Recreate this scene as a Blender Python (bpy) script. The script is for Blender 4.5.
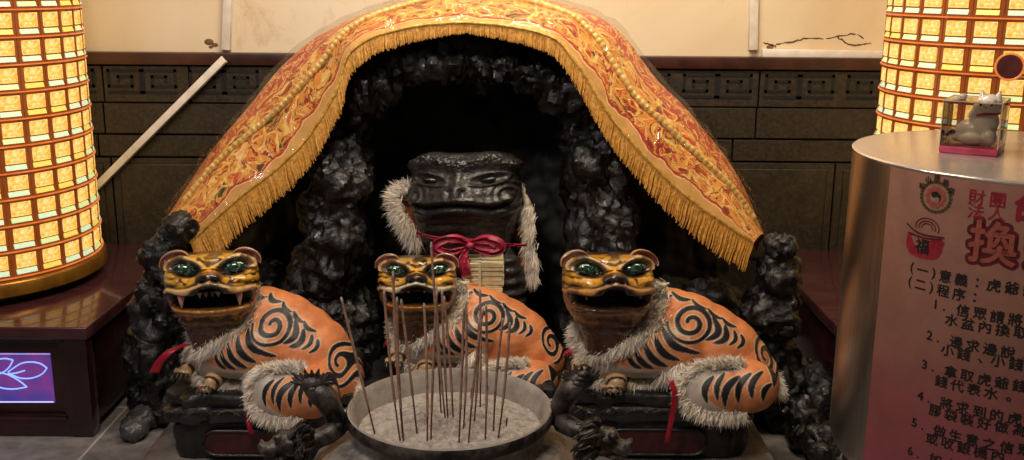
import bpy, bmesh, math, random
import numpy as np
from mathutils import Vector, Matrix, noise
from mathutils.bvhtree import BVHTree

for _o in list(bpy.data.objects):
    bpy.data.objects.remove(_o)
random.seed(7)
RNG = np.random.default_rng(7)
SC = bpy.context.scene
COL = SC.collection
PI = math.pi

# ------------------------------------------------------------------ camera
FPX, PITCH, ROLL, CAMH = 1030.0, math.radians(13.5), 0.008, 1.30
_Fw = np.array([0, math.cos(PITCH), -math.sin(PITCH)])
_R0 = np.array([1.0, 0, 0]); _U0 = np.array([0, math.sin(PITCH), math.cos(PITCH)])
_Rt = _R0 * math.cos(ROLL) + _U0 * math.sin(ROLL)
_Up = -_R0 * math.sin(ROLL) + _U0 * math.cos(ROLL)
CAM = np.array([0, 0, CAMH])
cam_d = bpy.data.cameras.new('camera'); cam = bpy.data.objects.new('camera', cam_d); COL.objects.link(cam)
cam_d.sensor_width = 36; cam_d.sensor_fit = 'HORIZONTAL'; cam_d.lens = 36 * FPX / 1024
cam_d.clip_start = .02
M = Matrix.Identity(4)
for i in range(3):
    M[i][0], M[i][1], M[i][2], M[i][3] = _Rt[i], _Up[i], -_Fw[i], CAM[i]
cam.matrix_world = M
SC.camera = cam

def ray(u, v):
    return _Fw + (u - 512) / FPX * _Rt + (230 - v) / FPX * _Up
def P(u, v, Y):                       # point at depth Y
    d = ray(u, v); return CAM + d * (Y / d[1])
def PZ(u, v, z):                      # point at height z
    d = ray(u, v); return CAM + d * ((z - CAMH) / d[2])
def proj(p):
    q = np.asarray(p) - CAM
    w = q @ _Fw
    return 512 + FPX * (q @ _Rt) / w, 230 - FPX * (q @ _Up) / w

# ------------------------------------------------------------------ world, lamps, exposure
w = bpy.data.worlds.new('world'); SC.world = w; w.use_nodes = True
w.node_tree.nodes['Background'].inputs[0].default_value = (1.0, .86, .74, 1)
w.node_tree.nodes['Background'].inputs[1].default_value = .10
SC.view_settings.view_transform = 'Standard'
SC.view_settings.look = 'None'
SC.view_settings.gamma = 1
SC.view_settings.use_curve_mapping = False
SC.view_settings.exposure = 0.0

def area(name, loc, target, sx, sy, power, col):
    l = bpy.data.lights.new(name, 'AREA'); l.shape = 'RECTANGLE'; l.size = sx; l.size_y = sy
    l.energy = power; l.color = col
    o = bpy.data.objects.new(name, l); COL.objects.link(o); o.location = loc
    o.rotation_euler = (Vector(target) - Vector(loc)).to_track_quat('-Z', 'Y').to_euler()
    return o
area('ceiling_lamp_front', (-.55, .9, 2.7), (-.05, 2.8, .4), .5, .5, 36, (1, .87, .74))
area('ceiling_lamp_wall', (.15, 2.6, 2.5), (.1, 3.78, 1.35), 1.3, .3, 50, (1, .83, .64))
area('cool_tint_lamp', (-1.5, 1.3, 2.5), (-1.3, 2.5, .2), .15, 1.0, 9, (.78, .74, 1))  # unseen cool lamp, added for the bluish tint of LED signs elsewhere

# ------------------------------------------------------------------ material helpers
def lin(h):
    h = h.lstrip('#'); c = [int(h[i:i + 2], 16) / 255 for i in (0, 2, 4)]
    return tuple(x / 12.92 if x <= .04045 else ((x + .055) / 1.055) ** 2.4 for x in c)
def L4(h): return lin(h) + (1,)

class NT:
    def __init__(s, name):
        s.m = bpy.data.materials.new(name); s.m.use_nodes = True
        s.t = s.m.node_tree; s.b = s.t.nodes['Principled BSDF']; s.out = s.t.nodes['Material Output']
    def n(s, typ, **kw):
        nd = s.t.nodes.new(typ)
        for k, v in kw.items():
            if hasattr(nd, k) and k not in nd.inputs: setattr(nd, k, v)
            else: nd.inputs[k].default_value = v
        return nd
    def l(s, a, b): s.t.links.new(a, b)
    def ramp(s, src, stops, interp='LINEAR'):
        r = s.t.nodes.new('ShaderNodeValToRGB'); r.color_ramp.interpolation = interp
        e = r.color_ramp.elements
        while len(e) < len(stops): e.new(.5)
        for i, (p, c) in enumerate(stops):
            e[i].position = p; e[i].color = L4(c) if isinstance(c, str) else (c, c, c, 1)
        s.l(src, r.inputs[0]); return r.outputs[0]
    def coord(s, which='Object'):
        return s.t.nodes.new('ShaderNodeTexCoord').outputs[which]
    def noise(s, scale, detail=4, vec=None, rough=.6, dist=0.0):
        nd = s.t.nodes.new('ShaderNodeTexNoise'); nd.inputs['Scale'].default_value = scale
        nd.inputs['Detail'].default_value = detail; nd.inputs['Roughness'].default_value = rough
        nd.inputs['Distortion'].default_value = dist
        s.l(vec or s.coord(), nd.inputs['Vector']); return nd.outputs['Fac']
    def bump(s, h, strength=.3, dist=.01):
        b = s.t.nodes.new('ShaderNodeBump'); b.inputs['Strength'].default_value = strength
        b.inputs['Distance'].default_value = dist
        s.l(h, b.inputs['Height']); s.l(b.outputs[0], s.b.inputs['Normal']); return b
    def set(s, **kw):
        for k, v in kw.items(): s.b.inputs[k.replace('_', ' ')].default_value = v
        return s
    def mix(s, fac, a, b):
        m = s.t.nodes.new('ShaderNodeMix'); m.data_type = 'RGBA'
        for v, i in ((fac, 0), (a, 6), (b, 7)):
            if isinstance(v, str): m.inputs[i].default_value = L4(v)
            elif isinstance(v, (int, float)): m.inputs[i].default_value = v
            else: s.l(v, m.inputs[i])
        return m.outputs[2]

def pmat(name, c1, c2, scale=8, rough=.5, metal=0, bump=.1, bdist=.005, coat=0, r2=None, detail=5, stops=(.35, .65), bscale=None):
    s = NT(name); f = s.noise(scale, detail)
    s.l(s.ramp(f, [(stops[0], c1), (stops[1], c2)]), s.b.inputs['Base Color'])
    s.set(Roughness=rough, Metallic=metal)
    if coat: s.b.inputs['Coat Weight'].default_value = coat; s.b.inputs['Coat Roughness'].default_value = .12
    if r2 is not None: s.l(s.ramp(f, [(stops[0], rough), (stops[1], r2)]), s.b.inputs['Roughness'])
    if bump: s.bump(s.noise(bscale or scale * 3, detail), bump, bdist)
    return s.m

def vmat(name, rough=.5, coat=0, bump=0, bscale=200, metal=0, var=0):
    s = NT(name); a = s.t.nodes.new('ShaderNodeAttribute'); a.attribute_name = 'Col'
    c = a.outputs['Color']
    if var:
        f = s.ramp(s.noise(60, 3), [(.3, 1 - var), (.7, 1.0)])
        m = s.t.nodes.new('ShaderNodeMix'); m.data_type = 'RGBA'; m.blend_type = 'MULTIPLY'; m.inputs[0].default_value = 1
        s.l(c, m.inputs[6]); s.l(f, m.inputs[7]); c = m.outputs[2]
    s.l(c, s.b.inputs['Base Color']); s.set(Roughness=rough, Metallic=metal)
    if coat: s.b.inputs['Coat Weight'].default_value = coat; s.b.inputs['Coat Roughness'].default_value = .1
    if bump: s.bump(s.noise(bscale, 3), bump, .002)
    return s.m

def emat(name, col, strength):
    s = NT(name); s.set(Roughness=.4); s.b.inputs['Base Color'].default_value = L4(col)
    f = s.noise(40, 2)
    s.l(s.ramp(f, [(.2, col), (.8, col)]), s.b.inputs['Emission Color'])
    s.b.inputs['Emission Strength'].default_value = strength
    return s.m

# ------------------------------------------------------------------ mesh helpers
class MB:
    def __init__(s): s.v = []; s.f = []; s.mi = []; s.c = []; s.n = 0
    def add(s, v, f, mi=0, col=None):
        v = np.asarray(v, float).reshape(-1, 3); s.v.append(v)
        for q in f: s.f.append([int(i) + s.n for i in q]); s.mi.append(mi)
        if col is not None:
            col = np.asarray(col, float)
            if col.ndim == 1: col = np.tile(col[:3], (len(v), 1))
            s.c.append(col)
        s.n += len(v); return s
    def verts(s): return np.concatenate(s.v)
    def box(s, lo, hi, mi=0):
        x0, y0, z0 = lo; x1, y1, z1 = hi
        return s.add([(x0,y0,z0),(x1,y0,z0),(x1,y1,z0),(x0,y1,z0),(x0,y0,z1),(x1,y0,z1),(x1,y1,z1),(x0,y1,z1)],
                     [(0,3,2,1),(4,5,6,7),(0,1,5,4),(1,2,6,5),(2,3,7,6),(3,0,4,7)], mi)
    def bbox(s, lo, hi, b=.004, seg=2, mi=0):      # bevelled box
        bm = bmesh.new(); bmesh.ops.create_cube(bm, size=1)
        for v in bm.verts:
            v.co = Vector([lo[i] + (v.co[i] + .5) * (hi[i] - lo[i]) for i in range(3)])
        bmesh.ops.bevel(bm, geom=bm.edges[:], offset=b, segments=seg, profile=.5, affect='EDGES')
        bm.verts.index_update()
        s.add([v.co[:] for v in bm.verts], [[v.index for v in f.verts] for f in bm.faces], mi); bm.free(); return s
    def ball(s, c, r, sub=3, mi=0, rot=None, col=None):
        bm = bmesh.new(); bmesh.ops.create_icosphere(bm, subdivisions=sub, radius=1)
        v = np.array([x.co[:] for x in bm.verts]) * np.asarray(r, float)
        if rot is not None: v = v @ np.array(rot.to_3x3()).T
        s.add(v + np.asarray(c), [[x.index for x in f.verts] for f in bm.faces], mi, col); bm.free(); return s
    def grid(s, A, wrap=False, mi=0, col=None, flip=False):
        A = np.asarray(A, float); n, m = A.shape[:2]; f = []
        for i in range(n - 1):
            for j in range(m if wrap else m - 1):
                q = (i * m + j, i * m + (j + 1) % m, (i + 1) * m + (j + 1) % m, (i + 1) * m + j)
                f.append(q[::-1] if flip else q)
        return s.add(A.reshape(-1, 3), f, mi, None if col is None else np.asarray(col).reshape(-1, 3))
    def lathe(s, prof, c=(0, 0, 0), seg=64, mi=0, a0=0, a1=2 * PI):
        full = abs(a1 - a0 - 2 * PI) < 1e-6
        n = seg if full else seg + 1
        a = a0 + (a1 - a0) * np.arange(n) / seg
        A = np.array([[(c[0] + r * math.sin(t), c[1] - r * math.cos(t), c[2] + z) for t in a] for r, z in prof])
        return s.grid(A, wrap=full, mi=mi)
    def tube(s, pts, rad, seg=8, mi=0, caps=True, col=None):
        pts = np.asarray(pts, float); n = len(pts); rad = np.broadcast_to(rad, (n,))
        T = np.gradient(pts, axis=0); T /= np.linalg.norm(T, axis=1)[:, None] + 1e-12
        ref = np.array([0, 0, 1.0]) if abs(T[0][2]) < .9 else np.array([1.0, 0, 0])
        A = []
        for i in range(n):
            x = np.cross(ref, T[i]); x /= np.linalg.norm(x) + 1e-12; y = np.cross(T[i], x); ref = y * 1.0 if False else ref
            A.append([pts[i] + rad[i] * (math.cos(t) * x + math.sin(t) * y) for t in 2 * PI * np.arange(seg) / seg])
        b = s.n; s.grid(np.array(A), wrap=True, mi=mi, col=None if col is None else np.tile(np.asarray(col)[:3], (n * seg, 1)))
        if caps:
            s.f.append([b + j for j in range(seg)][::-1]); s.mi.append(mi)
            s.f.append([b + (n - 1) * seg + j for j in range(seg)]); s.mi.append(mi)
        return s

ORG = {}
def org(parent): return np.zeros(3) if parent is None else ORG[parent.name]
def mesh_data(name, v, f, mats, mi=None, col=None, smooth=True):
    me = bpy.data.meshes.new(name); me.from_pydata([tuple(x) for x in v], [], f); me.update()
    for m in (mats if isinstance(mats, (list, tuple)) else [mats]): me.materials.append(m)
    if mi is not None and len(me.polygons) == len(mi): me.polygons.foreach_set('material_index', mi)
    if col is not None:
        ca = me.color_attributes.new('Col', 'FLOAT_COLOR', 'POINT')
        ca.data.foreach_set('color', np.concatenate([col, np.ones((len(col), 1))], 1).astype(np.float32).ravel())
    if smooth: me.polygons.foreach_set('use_smooth', [True] * len(me.polygons))
    bm = bmesh.new(); bm.from_mesh(me); bmesh.ops.recalc_face_normals(bm, faces=bm.faces[:]); bm.to_mesh(me); bm.free()
    if smooth: 
        try: me.set_sharp_from_angle(angle=math.radians(45))
        except Exception: pass
    return me
def obj(name, mb, mats, parent=None, origin=None, smooth=True, col=None):
    """one mesh object; vertices are given in world space and stored about the parent's origin"""
    v = mb.verts(); o0 = np.asarray(origin, float) if origin is not None else org(parent)
    c = col if col is not None else (np.concatenate(mb.c) if mb.c else None)
    o = bpy.data.objects.new(name, mesh_data(name, v - o0, mb.f, mats, mb.mi, c, smooth)); COL.objects.link(o)
    if parent is not None:
        o.parent = parent; o.location = Vector(o0 - org(parent))
    else: o.location = Vector(o0)
    ORG[o.name] = o0
    return o
def thing(name, label, cat, loc=(0, 0, 0), group=None):
    o = bpy.data.objects.new(name, None); COL.objects.link(o); o.location = Vector(loc); o.empty_display_size = .05
    ORG[o.name] = np.asarray(loc, float)
    return tag(o, label, cat, group)
def tag(o, label, cat, group=None):
    o['label'] = label; o['category'] = cat
    if group: o['group'] = group
    return o
def struct(o): o['kind'] = 'structure'; return o
def dup_tree(o, parent=None):
    c = o.copy(); COL.objects.link(c); ORG[c.name] = ORG[o.name].copy()
    if parent is not None: c.parent = parent
    for ch in list(o.children): dup_tree(ch, c)
    return c
def fbm(v, freq, oct=4, seed=0):
    off = Vector((seed * 13.7, seed * 7.3, seed * 3.1))
    return np.array([noise.fractal(Vector(p) * freq + off, 1.0, 2.0, oct) for p in v])
def remesh(mb, voxel, smooth=6):
    me = bpy.data.meshes.new('t'); me.from_pydata([tuple(x) for x in mb.verts()], [], mb.f); me.update()
    o = bpy.data.objects.new('t', me); COL.objects.link(o)
    r = o.modifiers.new('r', 'REMESH'); r.mode = 'VOXEL'; r.voxel_size = voxel
    if smooth:
        s = o.modifiers.new('s', 'SMOOTH'); s.factor = .5; s.iterations = smooth
    ev = o.evaluated_get(bpy.context.evaluated_depsgraph_get()); m2 = ev.to_mesh()
    v = np.empty(len(m2.vertices) * 3); m2.vertices.foreach_get('co', v); v = v.reshape(-1, 3)
    nr = np.empty(len(m2.vertices) * 3); m2.vertex_normals.foreach_get('vector', nr); nr = nr.reshape(-1, 3)
    f = [list(p.vertices) for p in m2.polygons]
    ev.to_mesh_clear(); bpy.data.objects.remove(o); bpy.data.meshes.remove(me)
    return v, f, nr
def rock(blobs, voxel, seed, amp=.02, freq=9, smooth=3, boxes=()):
    smooth = smooth * 6; voxel = voxel * .85; amp = amp * 1.35
    mb = MB()
    for c, r in blobs: mb.ball(c, r, 3)
    for lo, hi in boxes: mb.box(lo, hi)
    v, f, n = remesh(mb, voxel, smooth)
    q = v * np.array([1, 1, .7])
    d = amp * fbm(v, freq * .6, 3, seed) + amp * 1.1 * (.25 - np.abs(fbm(q, freq * 1.3, 4, seed + 5))) + amp * .36 * (.2 - np.abs(fbm(q, freq * 4, 3, seed + 9)))
    out = MB(); out.add(v + n * d[:, None], f); return out
def interp(tab, x):
    t = np.asarray(tab, float); return np.interp(x, t[:, 0], t[:, 1])
def spline(pts, n):
    p = np.asarray(pts, float); d = np.r_[0, np.cumsum(np.linalg.norm(np.diff(p, axis=0), axis=1))]
    P0 = np.vstack([2 * p[0] - p[1], p, 2 * p[-1] - p[-2]]); out = []
    for s in np.linspace(0, d[-1], n):
        i = min(int(np.searchsorted(d, s, 'right')) - 1, len(p) - 2); i = max(i, 0)
        t = (s - d[i]) / (d[i + 1] - d[i]); a, b, c, e = P0[i], P0[i + 1], P0[i + 2], P0[i + 3]
        out.append(.5 * ((2 * b) + (-a + c) * t + (2 * a - 5 * b + 4 * c - e) * t * t + (-a + 3 * b - 3 * c + e) * t ** 3))
    return np.array(out)
CREAM = [lin('#faf2e4'), lin('#f2e4cc'), lin('#e0c8a8'), lin('#fdf8f0')]
def fur(pts, dirs, n, length, width=.0011, jit=.5, seed=1, root=.006, droop=.5, cols=CREAM):
    """tapered hair blades scattered along a 3D polyline"""
    rg = np.random.default_rng(seed); pts = np.asarray(pts, float); dirs = np.asarray(dirs, float); mb = MB()
    mb.tube(pts, root * 1.5, 8, col=np.array(lin('#efe0c6')))
    V = []; Fc = []; Cc = []
    for k in range(n):
        t = rg.random() * (len(pts) - 1); i = min(int(t), len(pts) - 2); a = t - i
        p = pts[i] * (1 - a) + pts[i + 1] * a + rg.normal(0, root, 3)
        d = dirs[i] * (1 - a) + dirs[i + 1] * a; d = d / (np.linalg.norm(d) + 1e-9) + rg.normal(0, jit, 3)
        d /= np.linalg.norm(d) + 1e-9; Ln = length * (.55 + .6 * rg.random())
        s = np.cross(d, rg.normal(0, 1, 3)); s /= np.linalg.norm(s) + 1e-9; s *= width * (.7 + .6 * rg.random())
        m = p + d * Ln * .5 + np.array([0, 0, -droop * Ln * .12]); e = p + d * Ln + np.array([0, 0, -droop * Ln * .45])
        b = len(V); V += [p - s, p + s, m + s * .8, m - s * .8, e]; Fc += [(b, b + 1, b + 2, b + 3), (b + 3, b + 2, b + 4)]
        c = np.array(cols[rg.integers(len(cols))]) * (.8 + .25 * rg.random()); Cc += [c] * 5
    mb.add(V, Fc, 0, np.array(Cc)); return mb

# ------------------------------------------------------------------ shared materials
s = NT('cream_fur'); a = s.t.nodes.new('ShaderNodeAttribute'); a.attribute_name = 'Col'; s.t.nodes.remove(s.b)
nv = s.n('ShaderNodeVectorTransform'); nv.vector_type = 'NORMAL'; nv.convert_from = 'OBJECT'; nv.convert_to = 'WORLD'
ge = s.n('ShaderNodeNewGeometry'); ad = s.n('ShaderNodeVectorMath'); ad.operation = 'MULTIPLY_ADD'; ad.inputs[1].default_value = (.35, .35, .35); nv.inputs[0].default_value = (0, -.62, .78)
s.l(ge.outputs['Normal'], ad.inputs[0]); s.l(nv.outputs[0], ad.inputs[2]); nz_ = s.n('ShaderNodeVectorMath'); nz_.operation = 'NORMALIZE'; s.l(ad.outputs[0], nz_.inputs[0])
df = s.n('ShaderNodeBsdfDiffuse'); s.l(nz_.outputs[0], df.inputs['Normal']); tl = s.n('ShaderNodeBsdfTranslucent'); mx = s.n('ShaderNodeMixShader'); mx.inputs[0].default_value = .25
s.l(a.outputs['Color'], df.inputs[0]); s.l(a.outputs['Color'], tl.inputs[0]); s.l(df.outputs[0], mx.inputs[1]); s.l(tl.outputs[0], mx.inputs[2]); s.l(mx.outputs[0], s.out.inputs[0]); M_fur = s.m
M_rock = pmat('black_lacquered_rock', '#060505', '#25231e', 17, .36, 0, .9, .010, .12, .6, 8, (.45, .8), 36)
M_dkrock = pmat('black_matte_rock', '#050504', '#12110e', 14, .42, 0, .7, .010)
M_dark = pmat('near_black_recess', '#030303', '#0a0807', 6, .7, 0, .3, .01)  # near-black; on the cave back it puts the shade into the colour
M_wood = pmat('dark_red_lacquered_wood', '#1c0a0b', '#301315', 5, .24, 0, .04, .002, .4)
M_woodtop = NT('glossy_rosewood_top'); _s = M_woodtop
_mp = _s.n('ShaderNodeMapping'); _s.l(_s.coord(), _mp.inputs[0]); _mp.inputs['Scale'].default_value = (1.5, 14, 4)
_s.l(_s.ramp(_s.noise(4, 6, _mp.outputs[0]), [(.3, '#301618'), (.7, '#4c2a2a')]), _s.b.inputs['Base Color'])
_s.set(Roughness=.2); _s.b.inputs['Coat Weight'].default_value = .5; M_woodtop = _s.m
M_white = pmat('white_plastic_trunking', '#cfc4b4', '#e2d8c8', 20, .45, 0, .02)
M_red = pmat('red_satin_ribbon', '#8c1022', '#b01c30', 30, .35, 0, .1, .002)
M_gold = pmat('gold_painted_ring', '#7d5418', '#a87426', 12, .3, .6, .05)

# ================================================================== SETTING
YW = 3.78                                                   # wall plane
s = NT('stone_floor_tiles')
br = s.n('ShaderNodeTexBrick'); br.offset = 0; br.inputs['Scale'].default_value = 1
br.inputs['Brick Width'].default_value = .6; br.inputs['Row Height'].default_value = .6; br.inputs['Mortar Size'].default_value = .004
s.l(s.coord(), br.inputs['Vector'])
f = s.noise(22, 6)
s.l(s.ramp(f, [(.3, '#5d5856'), (.7, '#857e7a')]), br.inputs['Color1']); s.l(s.ramp(f, [(.3, '#595452'), (.7, '#7d7672')]), br.inputs['Color2'])
br.inputs['Mortar'].default_value = L4('#a39a92'); s.l(br.outputs[0], s.b.inputs['Base Color']); s.set(Roughness=.4); M_floor = s.m
struct(obj('floor', MB().box((-3.2, -1.6, -.08), (3.2, YW + .12, 0)), M_floor))

s = NT('weathered_cream_plaster')
f1 = s.ramp(s.noise(1.3, 5, None, .6, .6), [(.3, '#cdb48c'), (.5, '#d9c5a2'), (.72, '#dccdb4')])
f2 = s.ramp(s.noise(3.5, 8, None, .7, 1.2), [(.56, 0.0), (.78, 1.0)])
s.l(s.mix(f2, f1, '#bd9a6a'), s.b.inputs['Base Color']); s.set(Roughness=.55); s.bump(s.noise(30, 4), .05, .004); M_plaster = s.m
ZD = P(512, 56, YW)[2]                                       # top of the dado rail
zs = lambda v: P(512, v, YW)[2]
xs = lambda u, v=60, y=YW: P(u, v, y)[0]
wall = struct(obj('wall_back', MB().box((-3.2, YW, ZD), (3.2, YW + .12, 2.6)), M_plaster, origin=(0, YW, 0)))
crk = MB()
for pl in ([(776, 47), (790, 45), (806, 41), (826, 42), (838, 39), (856, 37), (864, 42)], [(838, 40), (848, 47), (858, 48), (872, 46)], [(776, 49), (764, 46)]):
    c3 = spline([P(a, b - 3, YW - .0005) for a, b in pl], 30); c3 += RNG.normal(0, .0016, c3.shape)
    crk.tube(c3, .0016 + .001 * RNG.random(30), 5)
struct(obj('crack', crk, pmat('crack_grime', '#2a1a10', '#4a3322', 40, .8), wall))
spl = MB()
for (u, v, r) in ((209, 42, .012), (215, 45, .008), (211, 47, .006), (606, 52, .01), (770, 47, .009)):
    spl.ball(P(u, v, YW), (r * 1.5, .002, r), 2)
struct(obj('stain', spl, pmat('brown_stain', '#5a3c22', '#7d5a34', 60, .7), wall))

s = NT('dark_carved_granite')
f = s.noise(9, 8, None, .7); g = s.noise(70, 4)
s.l(s.mix(s.ramp(g, [(.4, 0.0), (.75, .6)]), s.ramp(f, [(.3, '#140f08'), (.7, '#271e12')]), '#463820'), s.b.inputs['Base Color'])
s.l(s.ramp(f, [(.3, .42), (.7, .6)]), s.b.inputs['Roughness']); s.bump(g, .35, .004); M_gran = s.m
dado = struct(obj('wall_dado', MB().box((-3.2, YW - .02, 0), (3.2, YW + .12, ZD - .001)), pmat('black_joint', '#0c0a07', '#181410', 20, .7), origin=(0, YW, 0)))
blk = MB(); Yf = YW - .045
rows = [(zs(103.5), zs(68)), (zs(134.5), zs(105)), (zs(157), zs(136.5)), (zs(420), zs(159))]
cuts = [[-3.2, xs(106), xs(192), xs(350), xs(500), xs(640), xs(758), xs(905), 3.2],
        [-3.2, xs(104), xs(262), xs(430), xs(600), xs(757), xs(930), 3.2],
        [-3.2, xs(96), xs(300), xs(520), xs(735), xs(950), 3.2],
        [-3.2, xs(124, 260), xs(310, 260), xs(520, 260), xs(824, 260), 3.2]]
for (z0, z1), cc in zip(rows, cuts):
    for a, b in zip(cc[:-1], cc[1:]):
        blk.bbox((a + .003, Yf, z0), (b - .003, YW - .019, z1), .0015, 1)
# raised frame of the lower panels
for a, b in zip(cuts[3][:-1], cuts[3][1:]):
    z1 = rows[3][1] - .02
    blk.bbox((a + .03, Yf - .006, .3), (b - .03, Yf + .002, z1), .005, 2)
struct(obj('stone_block', blk, M_gran, dado, smooth=False))
mea = MB(); zc0, zc1 = zs(94), zs(72.5)
pit = xs(193.5) - xs(112); Hm = zc1 - zc0; tk = Hm * .13
def meander(x0, wd, flip):
    segs = [(0, 0, 1, 0), (1, 0, 1, 1), (0.0, 1, 1, 1), (0, .0, 0, 1) , (.0, 1, .0, .0)]
    path = [(0, 0), (1, 0), (1, 1), (0, 1), (0, .28), (.72, .28), (.72, .72), (.30, .72), (.30, .5)]
    for (a, b), (c, d) in zip(path[:-1], path[1:]):
        if flip: a, c = 1 - a, 1 - c
        xa, xb = sorted((x0 + a * wd, x0 + c * wd)); za, zb = sorted((zc0 + b * Hm, zc0 + d * Hm))
        mea.box((xa - tk / 2, Yf - .0025, za - tk / 2), (xb + tk / 2, Yf + .002, zb + tk / 2))
for k in range(-5, 16):
    x0 = xs(112) + k * pit; wd = pit * .39
    meander(x0, wd, False); meander(x0 + wd * 1.08, wd, True)
struct(obj('meander_carving', mea, pmat('dark_carving', '#050403', '#0b0805', 30, .8, 0, 0), dado))
struct(obj('trim_1', MB().bbox((-3.2, YW - .06, zs(66.5)), (3.2, YW - .002, ZD + .006), .006, 2),
           pmat('dark_brown_rail', '#2c1610', '#45241a', 10, .35, 0, .03), origin=(0, YW, 0)))

# white cable trunking on the wall
def trunk(name, label, a, b, wd, ya=YW, yb=YW, dz=None, endfix=None):
    A = P(a[0], a[1], ya - .012); B = P(b[0], b[1], yb - .012)
    t = B - A; Ln = np.linalg.norm(t); t /= Ln; nrm = np.array([0, 1, 0]); sdir = np.cross(nrm, t)
    mb = MB().bbox((-wd / 2, 0, -.010), (wd / 2, Ln, .010), .002, 2)
    mb.bbox((-wd / 2 - .0015, .0, -.010), (wd / 2 + .0015, Ln, -.004), .001, 1)
    V = mb.verts(); V = A + V[:, :1] * sdir + V[:, 1:2] * t + V[:, 2:] * -nrm
    m2 = MB(); m2.add(V, mb.f); o = obj(name, m2, M_white, origin=tuple(A)); return tag(o, label, 'cable trunking', 'white cable trunking on the wall')
trunk('cable_trunking', 'white vertical cable trunking on cream wall left of the brocade arch', (230, -60), (226, 50), .030)
trunk('cable_trunking', 'white vertical cable trunking on cream wall right of the brocade arch', (755, -60), (753, 50), .030)
trunk('cable_trunking', 'white cable trunking slanting down across the carved granite dado', (224, 59), (70, 213), .025, YW - .070, YW - .070)
trunk('cable_trunking', 'white horizontal cable trunking lying along the dark rail on the right', (762, 53), (930, 55.5), .026)

# ================================================================== RED LACQUERED CABINETS
YC = PZ(88, 437, 0)[1]
ZC = P(93, 327, YC)[2]
xL = P(91, 380, YC)[0]
cab = thing('lacquered_cabinet', 'dark red lacquered cabinet with glowing lotus screen under the left lantern tower', 'cabinet', (xL - .55, YC, 0), 'red lacquered cabinets')
bx0 = xL - 1.15
obj('cabinet_body', MB().bbox((bx0, YC + .02, .03), (xL - .012, YW - .05, ZC - .035), .004).bbox((bx0, YC + .035, 0), (xL - .03, YW - .06, .035), .003), M_wood, cab)
obj('worktop', MB().bbox((bx0 - .01, YC - .008, ZC - .038), (xL + .004, YW - .046, ZC), .006, 3), M_woodtop, cab)
obj('corner_post', MB().bbox((xL - .068, YC - .004, 0), (xL - .004, YC + .05, ZC - .037), .006, 2), M_wood, cab)
fz0, fz1 = P(40, 418, YC)[2], P(40, 342, YC)[2]; fx1 = P(66, 380, YC)[0] - .012
fr = MB()
for lo, hi in (((bx0, YC, fz1), (fx1 + .02, YC + .03, ZC - .04)), ((bx0, YC, .0), (fx1 + .02, YC + .03, fz0)), ((fx1, YC, fz0 - .01), (fx1 + .02, YC + .03, fz1 + .01))):
    fr.bbox(lo, hi, .006, 2)
fr.bbox((bx0, YC - .006, fz0 - .006), (fx1 + .004, YC + .004, fz0 + .002), .002)
obj('front_frame', fr, M_wood, cab)
s = NT('screen_magenta'); s.set(Roughness=.2); cc = s.coord()
sx = s.n('ShaderNodeSeparateXYZ'); s.l(cc, sx.inputs[0])
s.l(s.ramp(s.noise(6, 2), [(.35, '#4c3a8c'), (.5, '#7c3a86'), (.68, '#3f3a90')]), s.b.inputs['Emission Color'])
s.b.inputs['Emission Strength'].default_value = .9; s.b.inputs['Base Color'].default_value = L4('#1a1020'); M_scr = s.m
yS = YC + .016
A = P(50.5, 353.5, yS); B = P(54, 403, yS); sx1 = (A[0] + B[0]) / 2
scr = obj('screen', MB().bbox((bx0 + .2, yS, B[2]), (sx1, yS + .01, A[2]), .001), M_scr, cab)
neon = MB(); yN = yS - .001
def petal(pts): neon.tube(spline([P(a, b, yN) for a, b in pts], 40), .0022, 6)
petal([(47, 368), (40, 363.5), (30, 362), (20, 364), (8, 372)]); petal([(47, 368), (42, 374), (32, 378), (20, 378), (8, 373)])
petal([(27, 387), (18, 380), (6, 374), (-6, 372)]); petal([(27, 387), (14, 389), (2, 388), (-8, 384)])
petal([(13, 360), (4, 358.5), (-6, 361), (-14, 366)]); petal([(13, 360), (10, 366), (5, 371), (-3, 375)])
petal([(25, 370.5), (16, 373), (8, 374)])
ed = MB(); ed.tube([P(-60, 402, yN), P(53.5, 402, yN)], .002, 6); ed.tube([P(-60, 354, yN), P(50, 354, yN)], .0009, 6)
obj('lotus_light_line', neon, emat('neon_blue', '#7fa0ff', 1.3), scr)
obj('edge_light_line', ed, emat('neon_white', '#c9c4ff', .9), scr)

pr = PZ(816, 252, ZC); xR = P(826, 270, 3.0)[0]
cab2 = thing('lacquered_cabinet', 'plain dark red lacquered cabinet mostly hidden behind the steel counter', 'cabinet', (xR + .5, YC, 0), 'red lacquered cabinets')
obj('cabinet_body', MB().bbox((xR + .012, YC + .02, .0), (xR + 1.1, YW - .05, ZC - .035), .004), M_wood, cab2)
obj('worktop', MB().bbox((xR - .004, YC + .0, ZC - .038), (xR + 1.11, YW - .046, ZC), .006, 3), M_woodtop, cab2)

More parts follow.
